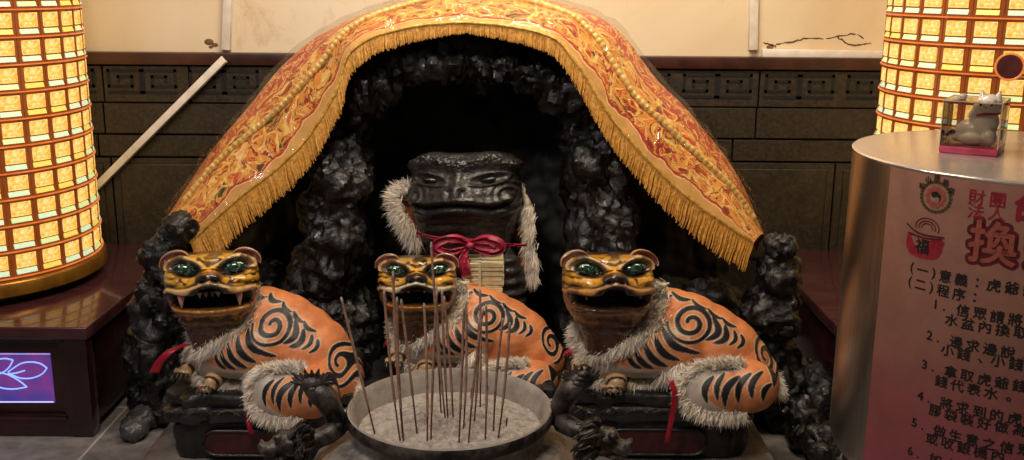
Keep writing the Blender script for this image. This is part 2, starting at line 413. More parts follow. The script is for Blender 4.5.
# ================================================================== LANTERN TOWERS
s = NT('glowing_gold_niche'); c = s.coord(); sep = s.n('ShaderNodeSeparateXYZ'); s.l(c, sep.inputs[0])
f = s.noise(38, 3, c, .6, .6)
s.l(s.ramp(f, [(.3, '#d08c34'), (.46, '#e8b856'), (.62, '#fbe296')]), s.b.inputs['Emission Color']); s.b.inputs['Emission Strength'].default_value = 1.0
s.b.inputs['Base Color'].default_value = L4('#a06a20'); s.set(Roughness=.35); M_niche = s.m
s = NT('glowing_gold_figure'); f = s.noise(60, 2)
s.l(s.ramp(f, [(.35, '#e0a848'), (.65, '#ffe9a0')]), s.b.inputs['Emission Color']); s.b.inputs['Emission Strength'].default_value = .9
s.b.inputs['Base Color'].default_value = L4('#b8862c'); s.set(Roughness=.3); M_fig = s.m
s = NT('amber_translucent_frame'); f = s.noise(16, 3)
s.l(s.ramp(f, [(.3, '#54290f'), (.7, '#8a4f22')]), s.b.inputs['Emission Color']); s.b.inputs['Emission Strength'].default_value = .36
s.b.inputs['Base Color'].default_value = L4('#8a4418'); s.set(Roughness=.25); M_frame = s.m
s = NT('amber_bright_edge'); s.b.inputs['Base Color'].default_value = L4('#c46020'); s.set(Roughness=.25)
f = s.noise(20, 2); s.l(s.ramp(f, [(.3, '#c8642a'), (.7, '#e89858')]), s.b.inputs['Emission Color']); s.b.inputs['Emission Strength'].default_value = .55; M_edge = s.m
def plate_mat(nm, c1, c2):
    s = NT(nm); sep = s.n('ShaderNodeTexNoise'); sep.inputs['Scale'].default_value = 150; s.l(s.coord(), sep.inputs[0])
    s.l(s.ramp(sep.outputs[0], [(.4, c1), (.6, c2)]), s.b.inputs['Emission Color']); s.b.inputs['Emission Strength'].default_value = .68
    s.b.inputs['Base Color'].default_value = L4(c1); s.set(Roughness=.4); return s.m
M_pl = [plate_mat('pale_mint_plate', '#b5cba8', '#d4e2c0'), plate_mat('yellow_plate', '#ccb84c', '#e0d070'), plate_mat('pale_green_plate', '#bccb90', '#cfdc9c')]

NCOL = 30; CH = .0790
YT = 3.27
RT = .40
CW = 2 * PI * RT / NCOL
def niche_mesh(R):
    mb = MB(); hw, z0, z1 = CW * .5 - .0115, .0270, CH - .0095
    yb = .020                                    # recess depth (local +y is into the tower)
    bev = [(-hw, 0, z0), (hw, 0, z0), (hw, 0, z1), (-hw, 0, z1)]
    inn = [(-hw + .005, yb * .5, z0 + .004), (hw - .005, yb * .5, z0 + .004), (hw - .005, yb * .5, z1 - .004), (-hw + .005, yb * .5, z1 - .004)]
    mb.add(bev + inn, [(0, 1, 5, 4), (1, 2, 6, 5), (2, 3, 7, 6), (3, 0, 4, 7), (4, 5, 6, 7)], 0)
    mb.ball((0, yb * .42, z0 + .010), (.017, .007, .007), 2, 1); mb.ball((0, yb * .40, z0 + .020), (.010, .007, .010), 2, 1)
    mb.ball((0, yb * .36, z0 + .034), (.0062, .006, .0065), 2, 1)
    return mb
def plate_mesh():
    hw = CW * .5 - .011
    V = [(-hw, -.002, .0085), (hw, -.002, .0085), (hw, .003, .0225), (-hw, .003, .0225)]
    mb = MB(); mb.add(V + [(x, y + .004, z) for x, y, z in V], [(0, 1, 2, 3), (4, 5, 6, 7), (0, 1, 5, 4), (1, 2, 6, 5), (2, 3, 7, 6), (3, 0, 4, 7)]); return mb
_nm = niche_mesh(RT); ND = mesh_data('votive_niche', _nm.verts(), _nm.f, [M_niche, M_fig], _nm.mi)
PD = [mesh_data('name_plate', plate_mesh().verts(), plate_mesh().f, m, smooth=False) for m in M_pl]

def tower(cx, cy, label, z0, rows, th0, seed):
    t = thing('lantern_tower', label, 'lantern tower', (cx, cy, z0), 'cylindrical votive lantern towers')
    c = np.array([cx, cy, z0]); rb = .085                      # first row starts here
    obj('foot', MB().lathe([(0, 0), (RT - .035, 0), (RT - .035, .03), (0, .03)], c, 96), M_dark, t)
    obj('base_ring', MB().lathe([(RT - .05, .026), (RT + .004, .026), (RT + .014, .032), (RT + .014, .07), (RT + .006, .078), (RT - .03, .08)], c, 96), M_gold, t)
    zt = rb + rows * CH
    fr = MB(); fr.lathe([(RT - .013, rb - .01), (RT - .013, zt + .01), (0, zt + .01)], c, 96, 0)
    for k in range(NCOL):
        a = th0 + (k + .5) * 2 * PI / NCOL; ca, sa = math.cos(a), math.sin(a)
        for dw, r0, r1, mi in ((.0095, -.016, -.001, 0), (.0016, -.012, .002, 0)):
            q = MB().box((-dw, -r1, rb), (dw, -r0, zt)); V = q.verts()
            V = np.c_[V[:, 0] * ca - (V[:, 1] - RT) * sa, V[:, 0] * sa + (V[:, 1] - RT) * ca, V[:, 2]]
            fr.add(V + c, q.f, mi)
    for r in range(rows + 1):
        z = rb + r * CH
        fr.lathe([(RT - .014, z - .007), (RT - .001, z - .006), (RT + .001, z + .006), (RT - .014, z + .007)], c, 96, 0)
        fr.lathe([(RT - .005, z - .0032), (RT + .006, z - .002), (RT + .006, z + .001), (RT - .005, z + .0028)], c, 96, 1)
    obj('lattice_frame', fr, [M_frame, M_edge], t)
    rg = random.Random(seed); rest = MB(); restp = MB(); cnt = 0
    todo = []
    for k in range(NCOL):
        a = th0 + k * 2 * PI / NCOL
        for r in range(rows):
            p = c + np.array([RT * math.sin(a), -RT * math.cos(a), rb + r * CH])
            u, v = proj(p + [0, 0, CH / 2]); facing = (CAM[0] - p[0]) * math.sin(a) - (CAM[1] - p[1]) * math.cos(a)
            vis = facing > .02 and -16 < u < 1040 and -14 < v < 320
            todo.append((not vis, a, r, p))
    for hid, a, r, p in sorted(todo, key=lambda q: q[0]):
        pm = rg.choices([0, 1, 2], [.55, .27, .18])[0]
        if not hid and cnt < 100:
            cnt += 1
            o = bpy.data.objects.new('votive_niche', ND); COL.objects.link(o); o.parent = t
            o.location = Vector(p - c); o.rotation_euler = (0, 0, a); ORG[o.name] = p
            q = bpy.data.objects.new('name_plate', PD[pm]); COL.objects.link(q); q.parent = o
        else:
            ca, sa = math.cos(a), math.sin(a)
            for src, dst in ((_nm, rest), (plate_mesh(), restp)):
                V = src.verts(); V = np.c_[V[:, 0] * ca - V[:, 1] * sa, V[:, 0] * sa + V[:, 1] * ca, V[:, 2]]
                dst.add(V + p, src.f, 0)
    if rest.n:
        o = obj('far_niches', rest, [M_niche], t); o['kind'] = 'stuff'
        o = obj('far_plates', restp, [M_pl[0]], t); o['kind'] = 'stuff'
    return t, c
TLX = P(98, 262, YT)[0] - RT - .014
tower(TLX, YT, 'glowing amber votive lantern tower on the left red cabinet with lotus screen', ZC, 12, .03, 3)
TRX = P(890, 60, YT)[0] + RT
t2, c2 = tower(TRX, YT, 'glowing amber votive lantern tower behind the steel counter on the right', ZC, 12, -.05, 5)
# round dark medallion on the right tower
hp = P(1019, 68, YT - RT - .005)
md = MB(); md.lathe([(0, .012), (.033, .012), (.036, .008), (.036, 0), (0, 0)], (0, 0, 0), 40)
V = md.verts(); aM = math.asin(max(-1, min(1, (hp[0] - TRX) / RT)))
cm = np.array([TRX + (RT + .004) * math.sin(aM), YT - (RT + .004) * math.cos(aM), hp[2]])
ex, ey, ez = np.array([math.cos(aM), math.sin(aM), 0]), np.array([0, 0, 1.]), np.array([math.sin(aM), -math.cos(aM), 0])
m2 = MB(); m2.add(cm + V[:, :1] * ex + V[:, 1:2] * ey + V[:, 2:] * ez, md.f)
o = obj('medallion', m2, pmat('dark_plum_disc', '#3c1416', '#5a2420', 30, .35), t2); o['label'] = 'round dark plum medallion with orange rim'
rg_ = MB(); a_ = np.linspace(0, 2 * PI, 49); rg_.tube(np.array([cm + ez * .010 + .036 * (math.cos(t) * ex + math.sin(t) * ey) for t in a_]), .0035, 8, caps=False)
obj('rim', rg_, M_edge, o, origin=ORG[t2.name])

# ================================================================== STONE PLATFORM, GROTTO
ZP = .08
x0, x1 = P(130, 447, 2.42)[0], P(785, 452, 2.42)[0]
M_stone = pmat('worn_grey_stone', '#4a4543', '#8b847e', 7, .38, 0, .35, .006, 0, .6, 8, (.35, .7), 40)
plat = obj('stone_platform', MB().bbox((x0, 2.42, 0), (x1, YW - .05, ZP), .008, 2), M_stone, origin=((x0 + x1) / 2, 2.42, 0))
tag(plat, 'low worn grey stone platform under the tiger statues and grotto', 'platform')

def pb(u, v, Y, ru, rv, ry):              # blob given by its outline
    k = Y / 1000.; return (P(u, v, Y), (ru * k, ry, rv * k))
gx = P(470, 300, 3.1)[0]
gro = thing('rock_grotto', 'black lacquered rock grotto with a dark cave around the black tiger statue', 'grotto', (gx, 3.05, ZP))
# back slab and floor of the cave
zb = P(470, 60, 3.3)[2]
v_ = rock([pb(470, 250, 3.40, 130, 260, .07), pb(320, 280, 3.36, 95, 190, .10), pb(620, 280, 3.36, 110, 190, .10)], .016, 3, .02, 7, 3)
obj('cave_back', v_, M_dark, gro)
lb = [pb(342, 178, 3.00, 31, 44, .12), pb(336, 250, 2.98, 37, 80, .13), pb(338, 330, 2.98, 44, 60, .14), pb(318, 300, 3.02, 36, 70, .12), pb(358, 112, 3.12, 20, 50, .12)]
obj('left_column', rock(lb, .011, 11, .024, 12, 2), M_rock, gro)
rb = [pb(596, 178, 3.00, 31, 50, .12), pb(601, 245, 2.98, 36, 72, .13), pb(598, 320, 2.98, 42, 60, .14), pb(580, 112, 3.12, 20, 50, .12)]
obj('right_column', rock(rb, .011, 23, .024, 12, 2), M_rock, gro)
tb = [pb(u, v, 3.10, 34, r, .16) for u, v, r in ((372, 82, 28), (410, 62, 22), (450, 60, 24), (492, 64, 22), (532, 70, 22), (568, 88, 26))]
tb += [pb(u, v, 3.22, 40, 26, .14) for u, v in ((360, 60), (420, 40), (480, 35), (540, 42), (585, 66))]
obj('cave_roof', rock(tb, .012, 31, .034, 13, 2), M_rock, gro)
lp = [pb(182, 228, 2.86, 17, 14, .06), pb(168, 258, 2.87, 24, 30, .08), pb(160, 305, 2.88, 27, 42, .09), pb(158, 355, 2.9, 30, 48, .10), pb(182, 330, 2.95, 36, 70, .10), pb(160, 392, 2.92, 34, 34, .10)]
obj('left_post', rock(lp, .010, 41, .022, 13, 2), M_rock, gro)
rp = [pb(780, 243, 2.86, 16, 15, .06), pb(777, 275, 2.87, 20, 26, .07), pb(776, 312, 2.88, 32, 34, .09), pb(760, 360, 2.92, 42, 50, .11), pb(780, 395, 2.92, 34, 44, .10), pb(806, 424, 2.78, 24, 24, .11), pb(812, 398, 2.92, 22, 40, .14), pb(822, 440, 2.66, 18, 18, .08)]  # last low blobs extend the real rock, added to blacken the lit floor
obj('right_post', rock(rp, .010, 47, .022, 13, 2), M_rock, gro)
ll = [pb(245, 300, 3.12, 58, 50, .12), pb(235, 360, 3.08, 60, 60, .12), pb(290, 380, 3.1, 60, 55, .12)]
obj('left_boulder', rock(ll, .014, 53, .026, 9, 2), M_dkrock, gro)
rl = [pb(690, 300, 3.10, 62, 28, .12), pb(720, 350, 3.05, 60, 50, .12), pb(660, 345, 3.1, 60, 60, .12), pb(650, 390, 3.08, 70, 50, .12)]
obj('right_boulder', rock(rl, .014, 59, .026, 9, 2), M_dkrock, gro)
# seat rock under the black statue
sb = [pb(472, 350, 3.04, 62, 45, .16), pb(440, 372, 3.04, 60, 40, .14), pb(520, 372, 3.04, 60, 40, .14)]
obj('seat_rock', rock(sb, .014, 61, .018, 9, 2), M_rock, gro)
# loose ledge rock on the floor left of the platform
lg = [(PZ(148, 412, .035), (.06, .10, .045)), (PZ(135, 425, .03), (.045, .08, .035)), (PZ(158, 398, .05), (.05, .07, .06))]
rr = rock(lg, .009, 67, .012, 14, 2)
tag(obj('ledge_rock', rr, pmat('wet_grey_rock', '#1c1b1c', '#4a4848', 16, .3, 0, .6, .01), origin=tuple(PZ(142, 420, 0))),
    'small wet grey rock lying at the left edge of the stone platform', 'rock')

# ================================================================== BROCADE CLOTH
inner = [(190, 243), (238, 200), (296, 152), (334, 98), (352, 52), (400, 30), (470, 24), (546, 36), (574, 62), (616, 125), (680, 192), (733, 230), (754, 243)]
outer = [(168, 216), (208, 156), (252, 102), (290, 58), (332, 28), (398, 4), (470, -10), (556, 2), (612, 26), (658, 80), (698, 122), (737, 174), (765, 240)]
NS = 240; NT_ = 44
si = spline(inner, NS); so = spline(outer, NS)
A = np.zeros((NS, NT_ + 8, 3)); T2 = []
for i in range(NS):
    e = i / (NS - 1); leg = abs(e - .5) * 2
    yi = 2.90 - .05 * leg; yo = 3.20 - .14 * leg ** 2
    a = P(si[i][0], si[i][1], yi); b = P(so[i][0], so[i][1], yo)
    for j in range(NT_):
        t = j / (NT_ - 1); p = a * (1 - t) + b * t
        bul = math.sin(PI * t) ** .8 * (.030 + .02 * leg)
        A[i, j] = p + np.array([0, -bul * .55, bul * .6])
    d = (A[i, NT_ - 1] - A[i, NT_ - 4]); d /= np.linalg.norm(d)
    for j in range(8):
        q = (j + 1) / 8
        A[i, NT_ + j] = b + np.array([0, .16 * q, -.10 * q * q]) * (1 - .35 * leg)
flat = A.reshape(-1, 3)
wr = .005 * fbm(flat, 7, 3, 3) + .002 * fbm(flat, 22, 2, 8)
flat = flat + np.c_[wr * .3, -wr, wr * .6]; A = flat.reshape(NS, NT_ + 8, 3)
# embroidery painted per vertex: waves, blossoms, scales in red, gold, green
s = NT('red_gold_brocade'); c = s.coord('UV')
uvs = s.n('ShaderNodeMapping'); s.l(c, uvs.inputs[0]); uvs.inputs['Scale'].default_value = (1, 1, 1)
cv = uvs.outputs[0]
nd = s.n('ShaderNodeTexNoise'); nd.inputs['Scale'].default_value = 9; nd.inputs['Detail'].default_value = 3; s.l(cv, nd.inputs['Vector'])
def vmath(op, a, b):
    m = s.t.nodes.new('ShaderNodeVectorMath'); m.operation = op
    for x, k in ((a, 0), (b, 1)):
        if isinstance(x, tuple): m.inputs[k].default_value = x
        else: s.l(x, m.inputs[k])
    return m.outputs[0]
wob = vmath('ADD', cv, vmath('MULTIPLY', vmath('SUBTRACT', nd.outputs['Color'], (.5, .5, .5)), (.13, .09, 0)))
def voro(scale, feat, vec):
    v = s.t.nodes.new('ShaderNodeTexVoronoi'); v.feature = feat; v.inputs['Scale'].default_value = scale; s.l(vec, v.inputs['Vector']); return v
PAL = [(0, '#c03628'), (.16, '#dc8a44'), (.30, '#c25038'), (.42, '#d08a3c'), (.52, '#a82a2c'), (.60, '#34462a'), (.68, '#d06a38'), (.80, '#cf4a38'), (.92, '#efc896')]
big = s.ramp(voro(22, 'F1', wob).outputs['Color'], PAL, 'CONSTANT')
sm = s.ramp(voro(48, 'F1', wob).outputs['Color'], [(0, '#b02c22'), (.3, '#df9c44'), (.5, '#c8823c'), (.62, '#2e4228'), (.72, '#e4b870'), (.85, '#b84a2e')], 'CONSTANT')
n1 = s.noise(11, 2, cv, .5, 1.0)
field = s.mix(s.ramp(n1, [(.46, 0.0), (.50, 1.0)]), big, sm)
e1 = s.ramp(voro(22, 'DISTANCE_TO_EDGE', wob).outputs['Distance'], [(.05, 1.0), (.09, 0.0)])
field = s.mix(e1, field, '#f2cf7a')
n2 = s.noise(15, 4, wob, .6, 2.4)
lines = s.ramp(n2, [(.455, 0.0), (.48, 1.0), (.52, 1.0), (.545, 0.0)])
field = s.mix(lines, field, '#e0983e')
field = s.mix(s.ramp(n2, [(.57, 0.0), (.60, .95)]), field, '#8a2218')
redf = s.mix(lines, '#b4382c', '#eab460')
sepu = s.n('ShaderNodeSeparateXYZ'); s.l(wob, sepu.inputs[0])
yv = sepu.outputs['Y']
bands = lambda st: s.ramp(yv, st, 'CONSTANT')
c_ = s.mix(bands([(0, 0.0), (.225, 1.0), (.30, 0.0)]), field, redf)
c_ = s.mix(bands([(0, 0.0), (.034, 1.0), (.042, 0.0), (.216, 1.0), (.224, 0.0)]), c_, '#b83a30')
c_ = s.mix(bands([(0, 1.0), (.030, 0.0), (.295, 1.0), (.305, 0.0)]), c_, '#d8a660')
c_ = s.mix(bands([(0, 0.0), (.305, 1.0)]), c_, '#a8402a')
c_ = s.mix(bands([(0, 0.0), (.028, 1.0), (.034, 0.0)]), c_, '#f0d090')
s.l(c_, s.b.inputs['Base Color'])
s.set(Roughness=.42, Metallic=.15)
s.b.inputs['Coat Weight'].default_value = .3; s.b.inputs['Coat Roughness'].default_value = .15
s.bump(n2, .4, .004); M_broc = s.m
def uv_grid(o, n, m):
    me = o.data; uv = me.uv_layers.new(name='UV')
    idx = np.empty(len(me.loops), int); me.loops.foreach_get('vertex_index', idx)
    i, j = np.divmod(idx, m)
    # metric lengths so that the weave keeps its size along the arch
    ar = np.r_[0, np.cumsum(np.linalg.norm(np.diff(A[:, m // 3], axis=0), axis=1))]
    uv.data.foreach_set('uv', np.c_[ar[i], j / m * .36].astype(np.float32).ravel())
mb = MB(); mb.grid(A)
clo = obj('brocade_cloth', mb, M_broc, origin=tuple(A[NS // 2, NT_ // 2])); uv_grid(clo, NS, NT_ + 8)
tag(clo, 'red and gold embroidered brocade cloth under clear plastic draped over the rock grotto', 'cloth')
# fringe of twisted gold threads
fr = MB(); ev = A[:, 0]; ln_ = np.r_[0, np.cumsum(np.linalg.norm(np.diff(ev, axis=0), axis=1))]
rgf = np.random.default_rng(5)
for q in np.arange(.004, ln_[-1], .0029):
    p = np.array([np.interp(q, ln_, ev[:, k]) for k in range(3)])
    e = q / ln_[-1]; leg = min(1, abs(e - .5) * 2.2)
    L = (.030 + .058 * leg ** .8) * (.92 + .16 * rgf.random()); side = (.35 if e < .5 else -.30) * leg
    d = np.array([side + rgf.normal(0, .02), -.10 + rgf.normal(0, .05), -1.0]); d /= np.linalg.norm(d)
    k = np.linspace(0, 1, 7)[:, None]
    pts = p + np.array([0, -.004, .004]) + d * L * k + np.c_[np.sin(k[:, 0] * 9 + q * 50) * .0012, np.zeros(7), np.zeros(7)]
    fr.tube(pts, np.array([.0021, .0024, .0021, .0024, .0021, .0022, .0012]), 5)
obj('fringe', fr, pmat('gold_thread', '#b57a2c', '#e2ab52', 120, .42, .1, .3, .002), clo)
# gold braid along the edge
br_ = MB(); br_.tube(ev[::2] + np.array([0, -.004, .003]), .0055, 8)
obj('braid', br_, pmat('gold_braid', '#b07a2a', '#e6b85c', 90, .35, .2, .4, .003), clo)
# raised scaly dragon braid winding along the middle of the cloth
db = MB(); ii = np.arange(6, NS - 6); jj = (NT_ * (.52 + .10 * np.sin(ii * .055 + 1.0))).astype(float)
def surf(i, j):
    j0 = np.clip(j.astype(int), 0, NT_ - 2); f_ = (j - j0)[:, None]; return A[i, j0] * (1 - f_) + A[i, j0 + 1] * f_
mid = surf(ii, jj)
for _ in range(6): mid[1:-1] = (mid[:-2] + 2 * mid[1:-1] + mid[2:]) / 4
kk_ = np.linspace(0, 1, len(ii) * 4); midf = np.array([np.interp(kk_ * (len(ii) - 1), np.arange(len(ii)), mid[:, k]) for k in range(3)]).T
db.tube(midf + np.array([0, -.006, .004]), .0085 * (1 + .22 * np.abs(np.sin(np.arange(len(midf)) * .42))), 10)
obj('dragon_braid', db, pmat('pale_gold_scales', '#c8963c', '#f0d486', 70, .35, .2, .4, .003), clo)
# clear plastic sheet over the cloth
B_ = A[:, :NT_ + 4].copy(); nrm = np.cross(np.gradient(B_, axis=0), np.gradient(B_, axis=1)); nrm /= np.linalg.norm(nrm, axis=2)[..., None] + 1e-9
if nrm[NS // 2, NT_ // 2][1] > 0: nrm = -nrm
fl = B_.reshape(-1, 3); wv_ = .012 + .010 * np.abs(fbm(fl, 7, 2, 21)) + .004 * np.abs(fbm(fl, 24, 3, 4))
B_ = (fl + nrm.reshape(-1, 3) * wv_[:, None]).reshape(B_.shape)
pl = MB(); pl.grid(B_)
s = NT('clear_plastic'); nt = s.t; nt.nodes.remove(s.b)
tr = s.n('ShaderNodeBsdfTransparent'); tr.inputs[0].default_value = (.97, .95, .92, 1)
gl = s.n('ShaderNodeBsdfGlossy'); gl.inputs['Roughness'].default_value = .12
lw = s.n('ShaderNodeFresnel'); lw.inputs['IOR'].default_value = 1.45
bp = s.n('ShaderNodeBump'); bp.inputs['Strength'].default_value = .9; bp.inputs['Distance'].default_value = .014
s.l(s.noise(16, 3, None, .5, 1.5), bp.inputs['Height']); s.l(bp.outputs[0], gl.inputs['Normal'])
mx = s.n('ShaderNodeMixShader'); mx.inputs[0].default_value = .11; s.l(tr.outputs[0], mx.inputs[1]); s.l(gl.outputs[0], mx.inputs[2]); s.l(mx.outputs[0], s.out.inputs[0])
M_plastic = s.m
o = obj('plastic_cover', pl, M_plastic, clo); o['label'] = 'clear wrinkled plastic sheet'

# ================================================================== TIGER HEADS (lofted and carved)
C_ = {k: np.array(lin(h)) for k, h in dict(yel='#d9a02c', och='#b3772c', brn='#4c2c16', dk='#120b07', tan='#c9a577', wht='#e2d3b8', red='#5c1a16',
      blue='#1c1d26', org='#cd7d49', gry='#b9ad9f', nav='#14151c', pip='#cdbfa6').items()}
def sstep(a, b, x): t = np.clip((x - a) / (b - a), 0, 1); return t * t * (3 - 2 * t)
def blend(c, k, m): return c * (1 - m[..., None]) + k * m[..., None]
def head_surface(a0, hh, dep, wprof, NA=260, NZ=210, zlo=-1.75):
    """rings of a rounded head; returns positions in local space (X right, Y away, Z up) and face coordinates"""
    ph = np.linspace(0, 2 * PI, NA, endpoint=False)
    zz = np.concatenate([np.linspace(zlo, .9, NZ - 26), .9 + .1 * np.sin(np.linspace(0, PI / 2, 27))[1:]])
    n = len(zz); pos = np.zeros((n, NA, 3))
    for i, z in enumerate(zz):
        cap = 1.0 if z <= .9 else math.sqrt(max(0, 1 - ((z - .9) / .1) ** 2)) * .12 + .88 * (1 - ((z - .9) / .1) ** 8)
        a = a0 * interp(wprof, z) * max(cap, .0); ex = 2.5
        cx, sy = np.sin(ph), -np.cos(ph)
        r = (np.abs(cx) ** ex + np.abs(sy) ** ex) ** (-1 / ex)
        pos[i, :, 0] = a * r * cx
        pos[i, :, 1] = np.where(sy < 0, dep * interp(DPROF, z), dep * 1.0) * min(1, cap + .0) * interp(wprof, z) ** .35 * r * sy
        pos[i, :, 2] = hh * z
    return pos
DPROF = [(-1.75, .55), (-1.1, .75), (-.75, .9), (-.45, 1.0), (.1, 1.05), (.4, 1.0), (.75, .9), (1, .8)]
def G(x, s): return np.exp(-(x / s) ** 2)

def tiger_head(style):
    a0, hh, dep = .116, .093, .110
    wp = [(-1.75, .50), (-1.3, .54), (-1.05, .62), (-.8, .74), (-.5, .90), (-.2, .985), (.1, 1.0), (.5, 1.0), (.8, .95), (1, .9)]
    p = head_surface(a0, hh, dep, wp)
    X = p[..., 0] / a0; Z = p[..., 2] / hh; front = sstep(.02, -.03, p[..., 1])
    aX = np.abs(X)
    q = p.reshape(-1, 3); nz = fbm(q, 30, 3, style * 3 + 1).reshape(X.shape); nz2 = fbm(q, 80, 2, style * 3 + 2).reshape(X.shape)
    zl = .17 - .17 * aX ** 1.6 + .05 * np.cos(X * PI * 2.2) * (aX < .9)         # upper lip
    zb = -.40 + .10 * aX ** 2 + (.05 if style == 2 else 0)                        # lower lip
    d = .030 * G(X, .62) * G(Z - .14, .40)                                        # muzzle
    d += .022 * G(X, .22) * G(Z - .42, .15) + .010 * G(aX - .2, .12) * G(Z - .36, .1)
    d -= .016 * G(aX - .12, .05) * G(Z - .33, .05)                                # nostrils
    d += .014 * G(X, .13) * G(Z - .68, .2)                                       # nose bridge
    e2 = ((aX - .50) / .29) ** 2 + ((Z - .68 - .16 * (aX - .50) + .25 * (aX - .5) ** 2) / .185) ** 2
    d -= .017 * np.exp(-e2 ** 2)
    d += .010 * np.exp(-((e2 - 1.9) / .7) ** 2) * (Z > .62)                        # brow
    d += .010 * G(aX - .72, .2) * G(Z - .36, .11)                                  # cheek pad
    d += .013 * np.exp(-((Z - zl - .03) / .065) ** 2) * (1 - .75 * np.minimum(aX, 1) ** 2)
    inm = sstep(0, .06, zl - .05 - Z) * sstep(0, .06, Z - zb) * sstep(.86, .74, aX)
    d -= .055 * inm
    d += .009 * np.exp(-((Z - zb + .04) / .07) ** 2) * sstep(.9, .7, aX)
    d += .008 * np.sin(Z * 22 + 2 * nz + 2.5 * aX ** 2) * sstep(-.55, -.65, Z) * sstep(-1.3, -.9, Z) * .5
    d += .0015 * nz2
    n = np.cross(np.gradient(p, axis=1), np.gradient(p, axis=0)); n /= np.linalg.norm(n, axis=2)[..., None] + 1e-9
    if n[100, 0][1] > 0: n = -n
    p2 = p + n * (d * front)[..., None]
    # paint
    yel, och = C_['yel'], C_['och']
    if style == 2: och = np.array(lin('#8a5424')); yel = np.array(lin('#c88f2c'))
    if style == 1: yel = np.array(lin('#cf9a35'))
    c = np.tile(och, X.shape + (1,)).astype(float)
    c = blend(c, yel, sstep(-.05, .12, Z) * np.ones_like(X))
    low = sstep(-.02, -.12, Z)
    st = sstep(.15, .45, np.sin(Z * 15 + 3.2 * aX ** 2 + 3 * nz))
    c = blend(c, C_['dk'] * 1.4 if style < 2 else C_['dk'], low * st * .85)
    c = blend(c, C_['brn'], low * sstep(.1, .5, nz2 + nz) * .6)
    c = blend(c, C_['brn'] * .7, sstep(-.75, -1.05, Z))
    ck = sstep(.55, .72, aX) * sstep(-.1, .0, Z) * sstep(.55, .45, Z) * sstep(.25, .5, np.sin(Z * 27 + 2.5 * nz + 1.5 * aX))
    c = blend(c, C_['dk'], ck)
    ck2 = sstep(.22, .3, aX) * sstep(.66, .56, aX) * sstep(.22, .28, Z) * sstep(.5, .44, Z) * sstep(.5, .7, np.sin(X * 13 + 5 * nz + Z * 7))
    c = blend(c, C_['brn'], ck2)
    c = blend(c, C_['tan'], sstep(2.6, 2.3, e2) * sstep(.62, .72, Z))
    c = blend(c, C_['brn'], sstep(1.75, 1.5, e2) * .85)
    c = blend(c, C_['dk'], sstep(1.22, 1.08, e2))
    fm = sstep(.30, .24, aX) * sstep(.64, .70, Z) * sstep(.1, .3, np.sin(Z * 24 + np.cos(X * 14) * 1.5 + 2 * nz))
    c = blend(c, C_['dk'], fm * .9)
    c = blend(c, C_['dk'], sstep(.86, .93, Z) * sstep(.25, .4, np.sin(X * 9 + 1 + nz)) * .8)
    ns = (X / .26) ** 2 + ((Z - .40) / .14) ** 2
    c = blend(c, C_['brn'] * .8 if style else np.array(lin('#7a4c20')), sstep(1.15, .85, ns))
    c = blend(c, C_['dk'], sstep(.14, .09, np.hypot((aX - .12), (Z - .33) * .8)))
    c = blend(c, C_['dk'], sstep(.07, .04, np.abs(Z - .25 - .07 * np.cos(X * 7))) * sstep(.5, .4, aX) * .8)
    lipc = C_['wht'] * .75 if style == 1 else (C_['tan'] if style == 0 else np.array(lin('#a5764a')))
    c = blend(c, lipc, sstep(.075, .05, np.abs(Z - zl - .045)) * sstep(.99, .93, aX) * (.85 - .5 * sstep(.0, .4, nz2)))
    c = blend(c, C_['dk'], sstep(.045, .02, np.abs(Z - zl - .13 - .02 * nz)) * .7)
    c = blend(c, C_['dk'], sstep(.05, .03, np.abs(Z - zl + .035)))
    c = blend(c, C_['brn'] * .5, sstep(.0, .08, inm)); c = blend(c, C_['blue'] * .6, sstep(.08, .3, inm))
    c = blend(c, C_['och'] if style < 2 else C_['brn'], sstep(.07, .045, np.abs(Z - zb + .05)) * sstep(.8, .72, aX))
    c = blend(c, C_['yel'], sstep(.04, .02, np.abs(Z - zb + .17 + .03 * nz)) * sstep(.62, .5, aX) * (1 if style < 2 else .3))
    c = blend(np.tile(C_['brn'] * .6, X.shape + (1,)), 0, np.zeros_like(X)) * (1 - front)[..., None] + c * front[..., None]
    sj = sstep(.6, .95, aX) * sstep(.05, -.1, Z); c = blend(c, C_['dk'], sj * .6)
    wear = sstep(.15, .5, nz2 + .5 * nz) * .6
    c = blend(c, C_['brn'], wear * .6)
    c *= (1 + .12 * nz)[..., None]
    return p2, np.clip(c, 0, 1), a0, hh, dep
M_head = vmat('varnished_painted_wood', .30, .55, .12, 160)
s = NT('green_glass_eye'); f = s.noise(160, 3, None, .6, 1.0)
s.l(s.ramp(f, [(.40, '#040c08'), (.54, '#183e2c'), (.70, '#84ae88')]), s.b.inputs['Base Color']); s.set(Roughness=.08); s.b.inputs['Coat Weight'].default_value = 1; M_eye = s.m
M_ear = vmat('painted_ear', .35, .4)
M_fang = pmat('pinkish_fang', '#a8604c', '#d0a08c', 30, .3, 0, .05, .002, .5)
M_tooth = pmat('dull_tooth', '#4a3c36', '#7a655a', 30, .3, 0, .05)
M_pawm = vmat('painted_paw', .4, .3)

